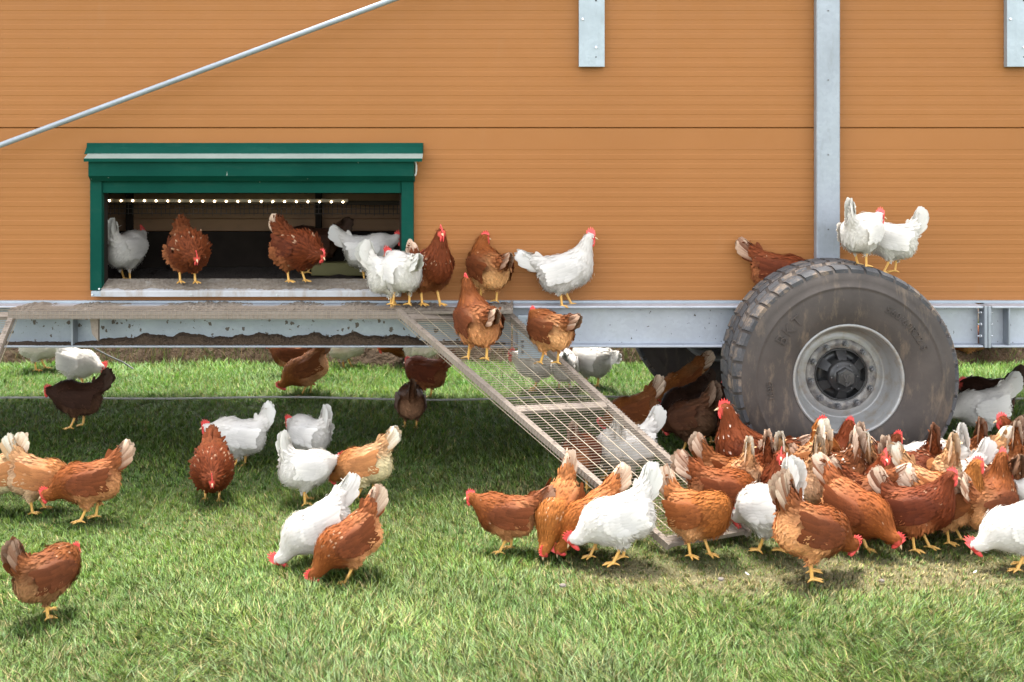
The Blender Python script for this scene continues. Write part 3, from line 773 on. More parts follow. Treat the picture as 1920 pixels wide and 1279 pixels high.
for x in (XL+.001, XR-.061): hp(boxes('end_wall', [(x, x+.06, YW+.076, YB-.001, .932, ZT)], MAT['wall_paint'], house))
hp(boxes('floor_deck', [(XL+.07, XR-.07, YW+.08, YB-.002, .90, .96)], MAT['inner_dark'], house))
rf = pyd('roof', [(XL-.2, YW-.06, ZT+.003), (XR+.2, YW-.06, ZT+.003), (XR+.2, YB+.12, ZT+.003), (XL-.2, YB+.12, ZT+.003),
                  (XL-.2, YW-.06, ZT+.06), (XR+.2, YW-.06, ZT+.06), (XR+.2, (YW+YB)/2, ZT+.30), (XL-.2, (YW+YB)/2, ZT+.30), (XR+.2, YB+.12, ZT+.06), (XL-.2, YB+.12, ZT+.06)],
         [(0,3,2,1), (0,1,5,4), (4,5,6,7), (7,6,8,9), (3,9,8,2), (0,4,7,9,3), (1,2,8,6,5)], MAT['roof_metal'], house); hp(rf)
# litter, partition and aviary grid seen through the hatch
def interior():
    rs = np.random.RandomState(3); n = 46; m = 16
    V = [(-5.0+5.6*i/(n-1), YW+.09+1.6*j/(m-1), .985+rs.uniform(-.012, .02)) for i in range(n) for j in range(m)]
    F = [(i*m+j, (i+1)*m+j, (i+1)*m+j+1, i*m+j+1) for i in range(n-1) for j in range(m-1)]
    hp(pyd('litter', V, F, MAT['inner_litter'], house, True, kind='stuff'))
    yp = YW+1.25
    zb = 1.24
    for q in range(9):                                 # tan boards of the inner partition
        z0 = zb+.005+q*.088
        hp(boxes('partition_board', [(-4.2, 1.2, yp, yp+.02, z0, z0+.084)], MAT['inner_wall'], house))
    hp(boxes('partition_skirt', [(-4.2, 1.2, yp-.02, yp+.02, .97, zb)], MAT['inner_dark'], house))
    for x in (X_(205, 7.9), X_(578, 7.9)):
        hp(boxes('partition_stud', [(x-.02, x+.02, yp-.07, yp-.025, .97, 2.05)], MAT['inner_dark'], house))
    hp(boxes('trough', [(X_(585, 7.9), X_(725, 7.9), 7.86, 7.98, .99, Z_(492, 7.9))], MAT['yellow_board'], house, .004))
    # hanging wire grid
    segs = []
    for i in range(76):
        x = X_(180, 7.7)+i*.030
        segs.append(([(x, 7.7, Z_(380, 7.7)), (x+.004*math.sin(i*2.3), 7.7, Z_(401, 7.7)-.012*math.sin(i*1.7)**2)], .0022))
    for z in (383, 391, 400): segs.append(([(X_(175, 7.7), 7.703, Z_(z, 7.7)), (X_(770, 7.7), 7.703, Z_(z, 7.7)-.004)], .0024))
    hp(link('wire_grid', tubes(segs, 4, False), MAT['wire_dark'], house, kind='stuff'))
    hp(boxes('feed_chain', [(X_(650, 7.6), X_(775, 7.6), 7.58, 7.63, Z_(384, 7.6), Z_(377, 7.6))], MAT['inner_dark'], house))
interior()
st = hp(boxes('light_strip', [(X_(188, 7.42), X_(652, 7.42), 7.42, 7.436, Z_(379, 7.42), Z_(373.5, 7.42))], MAT['led_rail'], house))
led_me = blob((0, 0, 0), (.0056, .004, .0056), ((1,0,0),(0,1,0),(0,0,1))); led_me.materials.append(MAT['led'])
for i in range(21):
    o = link('led', led_me, None, st); o.location = (X_(205+21.9*i, 7.416), 7.416, Z_(376.3+.13*i, 7.416))
# ---- hatch: frame, hood, sill
def hprism(name, prof, x0, x1, mat, parent=house):
    """closed prism along x from a (y, z) outline"""
    n = len(prof)
    V = [(x, y, z) for x in (x0, x1) for (y, z) in prof]
    F = [tuple(range(n)), tuple(range(n, 2*n))[::-1]] + [(i, n+i, n+(i+1) % n, (i+1) % n) for i in range(n)]
    o = pyd(name, V, F, mat, parent)
    bm = bmesh.new(); bm.from_mesh(o.data); bmesh.ops.recalc_face_normals(bm, faces=bm.faces); bm.to_mesh(o.data); bm.free()
    return hp(o) if parent == house else o
fr = hp(boxes('hatch_post', [(X_(168.5, 7.07), X_(190.5, 7.07), 7.07, 7.118, Z_(545, 7.07), Z_(337, 7.07))], MAT['green_metal'], house, .003))
hp(boxes('hatch_post', [(X_(752.5, 7.07), X_(775, 7.07), 7.07, 7.118, Z_(545, 7.07), Z_(337, 7.07))], MAT['green_metal'], house, .003))
hp(boxes('hatch_header', [(X_(191, 7.08), X_(752, 7.08), 7.085, 7.118, Z_(362, 7.085), Z_(339, 7.085))], MAT['green_metal'], house, .002))
hp(boxes('hatch_reveal', [(hx0-.002, hx0+.012, 7.123, 7.20, hz0, hz1), (hx1-.012, hx1+.002, 7.123, 7.20, hz0, hz1), (hx0+.013, hx1-.013, 7.123, 7.20, hz1-.014, hz1)], MAT['inner_dark'], house))
za, zb_, zc, zd, ze = Z_(268), Z_(276, 7.09), Z_(288, 7.05), Z_(297.5, 6.985), Z_(302, 6.985)
hprism('hood_cap', [(7.118, za), (7.092, za), (7.088, zb_), (7.05, zc), (7.05, zc-.004), (7.118, zb_-.04)], X_(158, 7.05), X_(792, 7.05), MAT['green_metal'])
hprism('hood_ledge', [(7.049, zc-.0005), (6.985, zd), (6.985, zd-.004), (7.049, zc-.006)], X_(159, 7.0), X_(792, 7.0), MAT['green_skylit'])
hprism('hood_lip', [(6.984, zd+.001), (6.981, zd+.001), (6.981, ze-.004), (6.984, ze-.004)], X_(159, 7.0), X_(792, 7.0), MAT['green_metal'])
hd_ = hprism('hood_box', [(7.016, Z_(301, 7.01)), (7.012, Z_(303, 7.01)), (7.012, Z_(330, 7.01)), (7.05, Z_(340, 7.05)), (7.118, Z_(341, 7.1)), (7.118, Z_(300, 7.1))], X_(167.5, 7.03), X_(776, 7.03), MAT['green_metal'])
ring = [(X_(777, 7.03)+.012*math.sin(a), 7.03, Z_(316, 7.03)+.043*math.cos(a)) for a in np.linspace(.2, 2.9, 9)]
hp(link('pull_cord', tubes([(ring, .006)], 6), MAT['rope'], house))
hprism('sill', [(7.20, Z_(524, 7.2)), (7.045, Z_(545, 7.045)), (7.042, Z_(547, 7.042)), (7.042, Z_(556.5, 7.042)), (7.118, Z_(556.5, 7.042)), (7.118, Z_(549, 7.042)), (7.20, Z_(540, 7.2))], X_(191.5, 7.07), X_(752, 7.07), MAT['sill_metal'])
def sill_crust():
    rs = np.random.RandomState(14); n = 160; V = []; F = []
    for i in range(n):
        x = X_(193, 7.1)+(X_(751, 7.1)-X_(193, 7.1))*i/(n-1); e = .30+.22*math.sin(i*.21+2*math.sin(i*.05))+rs.uniform(-.2, .2)
        for j in range(5):
            t = j/4*(.98-.30*max(0, e)); V.append((x, 7.198+(7.046-7.198)*t, Z_(524, 7.2)+(Z_(545, 7.045)-Z_(524, 7.2))*t+(.0035 if j < 4 else .0006)+rs.uniform(0, .0025)*(j < 4)))
    for i in range(n-1):
        for j in range(4): F.append((i*5+j, i*5+j+1, (i+1)*5+j+1, (i+1)*5+j))
    hp(pyd('sill_dirt', V, F, MAT['litter_top'], house, kind='stuff'))
sill_crust()
hp(boxes('sill_end', [(X_(172, 7.06), X_(191, 7.06), 7.05, 7.117, Z_(556, 7.05), Z_(546, 7.05))], MAT['zinc_pale'], house))
bolt_me = None
def bolt(x, y, z, r, parent, depth=.008, mat='bolt_zinc', axis='y', name='bolt'):
    V = []; n = 8
    for k, (dd, rr) in enumerate(((0, r), (depth*.7, r), (depth, r*.75))):
        for j in range(n):
            a = 2*math.pi*j/n
            p = (rr*math.cos(a), -dd, rr*math.sin(a))
            if axis == 'x': p = (p[1], p[0], p[2])
            if axis == '-x': p = (-p[1], p[0], p[2])
            V.append((x+p[0], y+p[1], z+p[2]))
    F = [(k*n+j, k*n+(j+1) % n, (k+1)*n+(j+1) % n, (k+1)*n+j) for k in range(2) for j in range(n)] + [tuple(range(2*n, 3*n))]
    return pyd(name, V, F, MAT[mat], parent)
for (bx, by) in ((187, 542), (775, 542), (174, 553), (360, 553), (520, 553)):
    hp(bolt(X_(bx, 7.05), 7.041, Z_(by, 7.04), .006, house, .005))
# ---- posts, rails, stay
po = hp(boxes('wall_post', [(X_(1531.5, 7.045), X_(1575.5, 7.045), 7.045, 7.117, .935, ZT)], MAT['zinc'], house, .006))
for yb in (20, 150, 290, 430): bolt(X_(1553, 7.045), 7.044, Z_(yb, 7.045), .005, po, .004, 'nut_steel')
for xa in (1085.5, 1887):
    z0 = Z_(125, 7.07)
    o = hp(pyd('wall_rail', [(X_(xa, 7.08), 7.117, z0), (X_(xa, 7.08), 7.070, z0), (X_(xa+18, 7.08), 7.062, z0), (X_(xa+48, 7.08), 7.074, z0), (X_(xa+48, 7.08), 7.117, z0)] +
           [(x, y, ZT-.02) for (x, y, z) in ((X_(xa, 7.08), 7.117, 0), (X_(xa, 7.08), 7.070, 0), (X_(xa+18, 7.08), 7.062, 0), (X_(xa+48, 7.08), 7.074, 0), (X_(xa+48, 7.08), 7.117, 0))],
           [(0,1,6,5), (1,2,7,6), (2,3,8,7), (3,4,9,8), (0,4,3,2,1), (5,6,7,8,9)], MAT['zinc_pale'], house))
    bolt(X_(xa+7, 7.07), 7.067, Z_(36, 7.07), .0085, o); bolt(X_(xa+32, 7.07), 7.067, Z_(89, 7.07), .0085, o)
    bolt(X_(xa+32, 7.07), 7.068, Z_(107, 7.07), .0042, o, .003, 'hub_black'); bolt(X_(xa+32, 7.07), 7.068, Z_(1, 7.07), .0065, o, .003, 'hub_black')
a = np.array(px(-500, 458, 6.95)); b = np.array(px(737, -1, 6.95)); dq = (b-a)
hp(link('stay_pipe', tubes([([a, a+dq*.5, b, b+dq*.35], .0165)], 14), MAT['zinc'], house))
# ---- chassis
YF = 6.96; ZF1 = Z_(574, YF); ZF0 = Z_(652, YF)
def beam_set(x0, x1):
    b = hp(boxes('chassis_beam', [(x0, x1, 7.045, 7.06, ZF0+.012, ZF1-.014)], MAT['zinc_dirty'] if x1 < X_(965) else MAT['zinc_speck'], house))
    m = MAT['zinc_speck']
    hp(boxes('beam_flange', [(x0, x1, YF, 7.20, ZF1-.014, ZF1)], m, house, .003)); hp(boxes('beam_flange', [(x0, x1, YF, 7.14, ZF0, ZF0+.012)], m, house, .003))
    return b
b1 = beam_set(XL+.3, X_(958, 7.0)); b2 = beam_set(X_(962, 7.0), X_(1839, 7.0)); b3 = beam_set(X_(1855, 7.0), XR-.3)
hp(boxes('base_trim', [(XL, XR, 7.085, 7.119, ZF1+.001, .9335)], MAT['zinc_pale'], house))
def stiff(xp, w=.012, mat='zinc', parent=house):
    x = X_(xp, 7.0); return hp(boxes('stiffener', [(x-w/2, x+w/2, YF+.004, 7.044, ZF0+.013, ZF1-.015)], MAT[mat], house, .002))
stiff(139); stiff(1888, .011); stiff(1380)
for xp, side in ((1843.5, -1), (1850.5, 1)):
    x = X_(xp, 7.0); e = hp(boxes('end_plate', [(x-.010, x+.010, YF-.003, 7.044, ZF0-.002, ZF1+.001)], MAT['zinc'], house, .003))
    for q, yb in enumerate((586, 608, 630)):
        o = link('bolt', tubes([([(x+side*.010, 7.0, Z_(yb, 7.0)), (x+side*.022, 7.0, Z_(yb, 7.0))], .010), ([(x+side*.022, 7.0, Z_(yb, 7.0)), (x+side*.034, 7.0, Z_(yb, 7.0))], .005)], 6), MAT['bolt_zinc'], e)
# splice plate beside the ramp head and the bracket under the walkway
pl = hp(boxes('splice_plate', [(X_(971, 6.95), X_(1046, 6.95), 6.948, 6.958, Z_(672, 6.95), Z_(592, 6.95))], MAT['zinc_pale'], house, .002))
for bx, by in ((980, 640), (980, 649), (980, 660), (1047-12, 661), (1047-12, 648), (1012, 655)): bolt(X_(bx, 6.95), 6.947, Z_(by, 6.95), .009, pl, .010, 'nut_steel')
x0, x1 = X_(172, 6.93), X_(187, 6.93)
hp(pyd('walkway_bracket', [(x0, 6.90, Z_(598, 6.9)), (x1, 6.90, Z_(598, 6.9)), (x1, 6.90, Z_(640, 6.9)), (x0+.012, 6.90, Z_(626, 6.9)), (x0, 6.93, Z_(598, 6.9)), (x1, 6.93, Z_(598, 6.9)), (x1, 6.93, Z_(640, 6.9)), (x0+.012, 6.93, Z_(626, 6.9))],
       [(0,3,2,1), (4,5,6,7), (0,1,5,4), (1,2,6,5), (2,3,7,6), (3,0,4,7)], MAT['old_wood'], house))
# dirt heaped on the lower flange
def dirt_heap():
    rs = np.random.RandomState(5); n = 330; V = []; F = []
    xs = np.linspace(X_(-60, 7.0), X_(948, 7.0), n)
    xp = np.linspace(-60, 948, n)
    prof = np.interp(xp, [-60, 150, 180, 230, 300, 420, 560, 700, 760, 790, 850, 948], [.006, .008, .014, .034, .046, .040, .044, .046, .034, .012, .012, .004])
    for i in range(n):
        h = prof[i]*(1+.22*math.sin(i*.19+1.5*math.sin(i*.057))+.12*math.sin(i*.53+2)+.10*(rs.rand()-.5))
        for (yy, k) in ((6.968, .04), (6.985, .45), (7.005, .85), (7.025, 1.0), (7.0445, 1.12)):
            V.append((xs[i], yy+rs.uniform(-.003, .003), ZF0+.0125+h*k+rs.uniform(-.002, .003)))
    for i in range(n-1):
        for j in range(4): F.append((i*5+j, (i+1)*5+j, (i+1)*5+j+1, i*5+j+1))
    # loose crumbs
    for q in range(500):
        x = rs.uniform(xs[0], xs[-1]); y = rs.uniform(6.966, 7.03); s = rs.uniform(.003, .009)
        i = int((x-xs[0])/(xs[-1]-xs[0])*(n-1)); z = ZF0+.012+prof[i]*np.interp(y, [6.966, 7.03], [.05, 1])
        o = len(V); V += [(x+s, y, z), (x-s, y+s*.4, z), (x, y-s, z+s*.3), (x, y, z+s)]; F += [(o, o+1, o+3), (o+1, o+2, o+3), (o+2, o, o+3), (o, o+2, o+1)]
    hp(pyd('dirt_heap', V, F, MAT['dirt'], house, kind='stuff'))
dirt_heap()
# walkway board wrapped in wire mesh
WZ = .915; WY0, WY1 = 6.80, 6.955
wx0, wx1 = X_(24, 6.85), X_(962, 6.85)
wk = hp(boxes('walkway_board', [(wx0, wx1, WY0, 7.083, WZ-.018, WZ)], MAT['litter_top'], house, .003))
hp(boxes('walkway_skirt', [(wx0, X_(752, 6.8), WY0-.014, WY0-.001, WZ-.040, WZ-.001)], MAT['mesh_wood'], house, .002))
def walk_crust():
    rs = np.random.RandomState(8); n = 300; m = 9; V = []; F = []
    for i in range(n):
        for j in range(m):
            e = .0 if j in (0,) else rs.uniform(.001, .010)*(1+.8*math.sin(i*.13+2*math.sin(i*.031)))
            V.append((wx0+(wx1-wx0)*i/(n-1), WY0+.001+(7.075-WY0)*j/(m-1), WZ+.002+max(0, e)))
    for i in range(n-1):
        for j in range(m-1): F.append((i*m+j, (i+1)*m+j, (i+1)*m+j+1, i*m+j+1))
    hp(pyd('dried_litter', V, F, MAT['litter_top'], house, kind='stuff'))
walk_crust()
segs = []
yy = WY0-.017
for i in range(int((X_(750, 6.8)-wx0)/.0245)):
    x = wx0+i*.0245; segs.append(([(x, WY0+.05, WZ+.012), (x, yy, WZ+.006), (x, yy, WZ-.043)], .0013))
for z in (WZ-.042, WZ-.017, WZ+.006): segs.append(([(wx0, yy-.001, z), (X_(750, 6.8), yy-.001, z)], .0015))
for y in np.arange(WY0+.02, 6.93, .026): segs.append(([(wx0, y, WZ+.013), (X_(760, 6.85), y, WZ+.013)], .0013))
hp(link('walkway_mesh', tubes(segs, 4, False), MAT['wire'], house, kind='stuff'))

# ---- wheels
def lathe(name, prof, mat, parent, seg=72, squash=None):
    V = []; F = []; n = len(prof)
    for i in range(seg):
        a = 2*math.pi*i/seg
        for (r, y) in prof:
            z = r*math.sin(a)
            if squash is not None and z < squash: z = squash
            V.append((r*math.cos(a), y, z))
    for i in range(seg):
        for j in range(n-1): F.append((i*n+j, i*n+j+1, ((i+1) % seg)*n+j+1, ((i+1) % seg)*n+j))
    me = bpy.data.meshes.new(name); me.from_pydata(V, [], F); me.shade_smooth()
    bm = bmesh.new(); bm.from_mesh(me); bmesh.ops.recalc_face_normals(bm, faces=bm.faces); bm.to_mesh(me); bm.free()
    return link(name, me, mat, parent)
def ring_text(parent, txt, r, a0, size, y, extr=.0022, mat='side_rubber', spacing=1.0):
    """raised letters along the sidewall, centred on angle a0 (degrees from the top, clockwise)"""
    cu = bpy.data.curves.new('t', 'FONT'); cu.body = txt; cu.size = size; cu.extrude = extr; cu.align_x = 'CENTER'; cu.align_y = 'CENTER'; cu.space_character = spacing; cu.resolution_u = 2
    o = bpy.data.objects.new('t', cu); COL.objects.link(o)
    me = bpy.data.meshes.new_from_object(o.evaluated_get(bpy.context.evaluated_depsgraph_get())); bpy.data.objects.remove(o)
    for v in me.vertices:
        a = math.radians(a0) + v.co.x/r; rr = r+v.co.y
        v.co = (rr*math.sin(a), y(rr)-v.co.z, rr*math.cos(a))
    me.update()
    return link('sidewall_lettering', me, MAT[mat], parent)
def make_wheel(cx, cz, y0, near=True):
    """y0 = outer face; the wheel is built about its hub, outer face towards -y"""
    wh = bpy.data.objects.new('wheel', None); COL.objects.link(wh); wh.parent = house
    W = .54
    wh.location = (cx, y0-YW, cz)
    if not near: wh.rotation_euler = (0, 0, math.pi); wh.location = (cx, y0-YW+W, cz)
    R0, Rr = .606, .298
    side = [(Rr-.006, .030), (Rr+.006, .022), (Rr+.025, .012), (Rr+.05, .004), (.37, -.004), (.44, -.006), (.485, .000), (.497, .003), (.500, .000), (.508, .001), (.510, .005), (.540, .012), (.572, .024)]
    prof = side + [(.590, .045), (R0, .085), (R0, W-.085), (.590, W-.045)] + [(r, W-y) for r, y in side[::-1]]
    t = lathe('tyre', prof, MAT['side_rubber'], wh, 96, -cz+.004)
    # tread blocks: shoulder lugs and centre lugs
    V = []; F = []
    def lug(a0, a1, ya, yb, r0, r1, yc=None, skew=0):
        o = len(V); n = 3
        ys = np.linspace(ya, yb, 4)
        for k in range(n+1):
            for q, y in enumerate(ys):
                a = a0+(a1-a0)*k/n + skew*(y-ya)
                edge = .35 if (k in (0, n)) else 1
                rr = r1 if 0 < q < 3 else r1-(.016 if r0 == .570 and (q == 0) == (ya < .2) else .005)
                for r in (r0, rr):
                    z = r*math.sin(a); z = max(z, -cz+.002)
                    V.append((r*math.cos(a), y, z))
        m = 8
        for k in range(n):
            for q in range(3):
                i = o+k*m+q*2; F.append((i+1, i+m+1, i+m+3, i+3))
            i = o+k*m; F.append((i, i+m, i+m+1, i+1)); i += 6; F.append((i, i+1, i+m+1, i+m))
        for q in range(3):
            i = o+q*2; F.append((i, i+1, i+3, i+2)); i = o+n*m+q*2; F.append((i, i+2, i+3, i+1))
    nl = 44
    for i in range(nl):
        a = 2*math.pi*i/nl; da = 2*math.pi/nl
        lug(a, a+da*.80, .030, .155, .570, .613, skew=.25); lug(a+da*.5, a+da*1.30, W-.155, W-.030, .570, .613, skew=.25)
        lug(a+da*.2, a+da*.96, .168, .262, .57, .615, skew=-.3); lug(a+da*.6, a+da*1.38, .277, W-.168, .57, .615, skew=-.3)
    tr = pyd('tread', V, F, MAT['tread_rubber'], wh, kind='stuff')
    bm = bmesh.new(); bm.from_mesh(tr.data); bmesh.ops.recalc_face_normals(bm, faces=bm.faces); bm.to_mesh(tr.data); bm.free()
    rimprof = [(Rr-.004, .050), (Rr+.004, .030), (Rr+.004, .020), (Rr-.004, .016), (Rr-.012, .022), (Rr-.016, .045), (.276, .070), (.270, .080), (.266, .130), (.252, .160), (.240, .170), (.236, .178), (.226, .172), (.205, .172), (.150, .172), (.140, .190), (.135, .26)]
    rm = lathe('rim', rimprof, MAT['rim_paint'], wh, 72)
    lathe('inner_barrel', [(Rr-.004, .050), (.27, .20), (.27, .40), (Rr+.004, W-.02), (Rr-.012, W-.02), (.25, .42), (.25, .22)], MAT['rim_paint'], wh, 48)
    lathe('hub_ring', [(.196, .1715), (.192, .166), (.150, .164), (.147, .170), (.147, .20)], MAT['rim_worn'], wh, 60)
    lathe('hub_drum', [(.146, .21), (.144, .175), (.138, .172), (.134, .180), (.134, .215), (.095, .222), (.088, .185), (.086, .12), (.078, .108), (.060, .104), (.058, .095), (.0, .095)], MAT['hub_black'], wh, 48)
    if near:
        for i in range(6):
            a = 2*math.pi*i/6 + math.pi/2; ca, sa = math.cos(a), math.sin(a); V = []
            for (r, w_, ya, yb) in ((.080, .021, .135, .215), (.134, .030, .176, .215)):
                for sgn in (-1, 1):
                    for y in (ya, yb): V.append((r*ca - sgn*w_*sa, y, r*sa + sgn*w_*ca))
            rb = pyd('hub_rib', V, [(0, 4, 6, 2), (0, 1, 5, 4), (2, 6, 7, 3), (4, 5, 7, 6), (0, 2, 3, 1), (1, 3, 7, 5)], MAT['hub_black'], wh)
            bm = bmesh.new(); bm.from_mesh(rb.data); bmesh.ops.recalc_face_normals(bm, faces=bm.faces); bm.to_mesh(rb.data); bm.free()
        V = []                                    # hexagonal cap with its raised emblem
        for (r, y) in ((.056, .096), (.052, .070), (.046, .064)):
            for j in range(6): V.append((r*math.cos(j*math.pi/3+.52), y, r*math.sin(j*math.pi/3+.52)))
        F = [(k*6+j, k*6+(j+1) % 6, (k+1)*6+(j+1) % 6, (k+1)*6+j) for k in range(2) for j in range(6)] + [tuple(range(12, 18))]
        cp = pyd('hub_cap', V, F, MAT['hub_black'], wh)
        def stroke(pts, wd):
            VV = []; FF = []
            for (p, q) in zip(pts[:-1], pts[1:]):
                p = np.array(p); q = np.array(q); d = (q-p)/np.linalg.norm(q-p); nn = np.array([-d[1], d[0]])*wd
                o = len(VV)
                for y in (.0645, .0595):
                    for c_ in (p-nn, p+nn, q+nn, q-nn): VV.append((c_[0], y, c_[1]))
                FF += [(o+4, o+5, o+6, o+7), (o, o+1, o+5, o+4), (o+1, o+2, o+6, o+5), (o+2, o+3, o+7, o+6), (o+3, o, o+4, o+7)]
            return VV, FF
        va, fa = stroke([(-.030, .012), (-.016, .026), (-.004, -.012), (.010, .022), (.031, .004)], .0030)
        vb, fb = stroke([(-.010, -.014), (.006, -.018), (-.006, -.034), (.010, -.036), (.022, -.020)], .0024)
        pyd('emblem', va+vb, fa+[tuple(i+len(va) for i in q) for q in fb], MAT['rubber'], wh)
        for j in range(6):
            a = j*math.pi/3+.05; bolt(.071*math.cos(a), .104, .071*math.sin(a), .0042, wh, .004, 'nut_steel', name='cap_screw')
        for j in range(10):
            a = math.radians(83-36*j); x, z = .172*math.cos(a), .172*math.sin(a)
            segs = [([(x, .166, z), (x, .158, z)], .0185), ([(x, .158, z), (x, .132, z)], .0145), ([(x, .132, z), (x, .118, z)], .0075)]
            link('wheel_nut', tubes(segs, 8), MAT['nut_steel'], wh)
        ys = lambda r: float(np.interp(r, [Rr+.05, .37, .44, .485], [.004, -.004, -.006, 0]))
        ring_text(wh, 'BKT', .425, -50, .088, ys, .0065, spacing=1.25)
        ring_text(wh, '560/60R22.5', .432, 47, .054, ys, .0060, spacing=1.12)
        ring_text(wh, '169D', .430, -97, .048, ys, .0055)
        o = link('valve', tubes([([(.2, .17, -.2), (.19, .13, -.19)], .005)], 6), MAT['hub_black'], wh)
    return wh
make_wheel(1.815, .600, 6.40); make_wheel(1.47, .600, 8.50, False)
ax = hp(boxes('axle', [(1.62, 1.78, 6.95, 8.75, .53, .67)], MAT['chassis_paint'], house, .01))
hp(boxes('spring_hanger', [(1.55, 1.85, 7.15, 7.25, .66, .90), (1.55, 1.85, 8.3, 8.4, .66, .90)], MAT['chassis_paint'], house))
hp(boxes('rear_beam', [(XL+.3, XR-.3, 8.80, 8.93, .69, .898)], MAT['zinc'], house))
for x in (-4.6, -2.9, -1.3, .6, 3.2, 4.8): hp(boxes('cross_member', [(x, x+.08, 7.07, 8.79, .76, .895)], MAT['zinc'], house))
# ------------------------------------------------------------------ wire mesh ramps
def gpt(x, y, z=0.0):
    d = (CAM_H-z)*FPX/(y-HOR); return np.array([(x-960)*d/FPX, d, z])
def make_ramp(tl, tr, bl, br, label, cell=.0215, longs=6):
    """tl.. are world corners of the walking surface; rails run tl-bl and tr-br"""
    tl, tr, bl, br = [np.array(p, float) for p in (tl, tr, bl, br)]
    nv = nrm(np.cross(bl-tl, tr-tl)); nv = nv if nv[2] > 0 else -nv
    root = empty('chicken_ramp', tuple((bl+br)/2*np.array([1, 1, 0])), label, 'ramp', 'wire mesh ramps'); off = np.array(root.location)
    P = lambda s, t: (tl*(1-t)+bl*t)*(1-s)+(tr*(1-t)+br*t)*s       # s across, t down
    L = np.linalg.norm(bl-tl); wv = nrm(tr-tl)
    def bar(a, b, w, h, name, mat='old_wood', side=None):
        d = nrm(b-a); s = nrm(np.cross(d, nv)) if side is None else side
        V = []
        for p in (a, b):
            for (i, j) in ((-1, 0), (1, 0), (1, -1), (-1, -1)): V.append(p+s*w*.5*i+nv*h*j-off)
        return pyd(name, V, [(0,1,2,3), (4,7,6,5), (0,4,5,1), (1,5,6,2), (2,6,7,3), (3,7,4,0)], MAT[mat], root)
    RW, RH = .030, .034
    a0, a1 = P(0, 0), P(0, 1); b0, b1 = P(1, 0), P(1, 1)
    bar(a0-nv*.004, a1-nv*.004, RW, RH, 'rail'); bar(b0-nv*.004, b1-nv*.004, RW, RH, 'rail')
    for t in (.035, .475, .985):
        bar(P(0, t)-nv*.008+wv*.018, P(1, t)-nv*.008-wv*.018, .044 if t < .9 else .05, .022, 'crossbar')
    segs = []; n = int(L/cell)
    for i in range(n+1):
        t = (i+.5)/(n+1)
        a, b = P(0, t), P(1, t); e = nrm(b-a)
        segs.append(([a-e*.0175-nv*(RH+.016), a-e*.0185+nv*.001, a+nv*.0015, b+nv*.0015, b+e*.0185+nv*.001, b+e*.0175-nv*(RH+.016)], .0017))
    link('wire_mesh', shifted(tubes(segs, 4, False), off), MAT['wire'], root, kind='stuff')
    segs = []
    for k in range(1, longs+1):
        s = k/(longs+1); segs.append(([P(s, 0)+nv*.004, P(s, 1)+nv*.004], .0019))
    for s, e in ((0, -1), (1, 1)):
        segs.append(([P(s, 0)+wv*e*.021-nv*(RH+.015), P(s, 1)+wv*e*.021-nv*(RH+.015)], .0019))
    for sg in segs: link('long_wire', shifted(tubes([sg], 6), off), MAT['wire_pale'], root)
    # droppings caught on the rails and wires
    rs = np.random.RandomState(4); V = []; F = []
    for q in range(150):
        t = rs.rand()**1.2; s = rs.choice([0, 1, rs.rand()], p=[.3, .3, .4]); p = P(s, t)+nv*.003+wv*rs.uniform(-.012, .012)-off; r = rs.uniform(.003, .009)
        o = len(V); V += [p+wv*r, p+nrm(bl-tl)*r, p-wv*r, p-nrm(bl-tl)*r, p+nv*r*.5]; F += [(o+j, o+(j+1) % 4, o+4) for j in range(4)]
    pyd('droppings', V, F, MAT['litter_top'], root, kind='stuff')
    return tl, nv
def shifted(me, off):
    n = len(me.vertices); a = np.empty(n*3, np.float32); me.vertices.foreach_get('co', a)
    me.vertices.foreach_set('co', (a.reshape(-1, 3)-off.astype(np.float32)).ravel()); me.update(); return me
r_tl = px(747, 578, 6.80); r_bl = gpt(1258, 1018, .045); r_br = gpt(1408, 994, .045)
_n = nrm(np.cross(np.array(r_bl)-r_tl, r_br-np.array(r_bl)))
# upper right corner: on the same plane, on the sight line of its place above the walkway
_dir = np.array([(948-960)/FPX, 1, -(580-HOR)/FPX]); _c = np.array([0, 0, CAM_H])
_k = np.dot(np.array(r_tl)-_c, _n)/np.dot(_dir, _n); r_tr = _c+_dir*_k
RAMP_P, RAMP_N = make_ramp(r_tl, r_tr, r_bl, r_br, 'wire mesh ramp with grey wooden rails sloping from the walkway down to the flock')
def ramp_pt(x, y):
    d = np.array([(x-960)/FPX, 1, -(y-HOR)/FPX]); k = np.dot(RAMP_P-_c, RAMP_N)/np.dot(d, RAMP_N); return _c+d*k
make_ramp(px(-190, 578, 6.80), px(27, 575, 6.86), gpt(-330, 1040, .045), gpt(-150, 1010, .045), 'wire mesh ramp cut off by the left edge of the photo below the hatch')
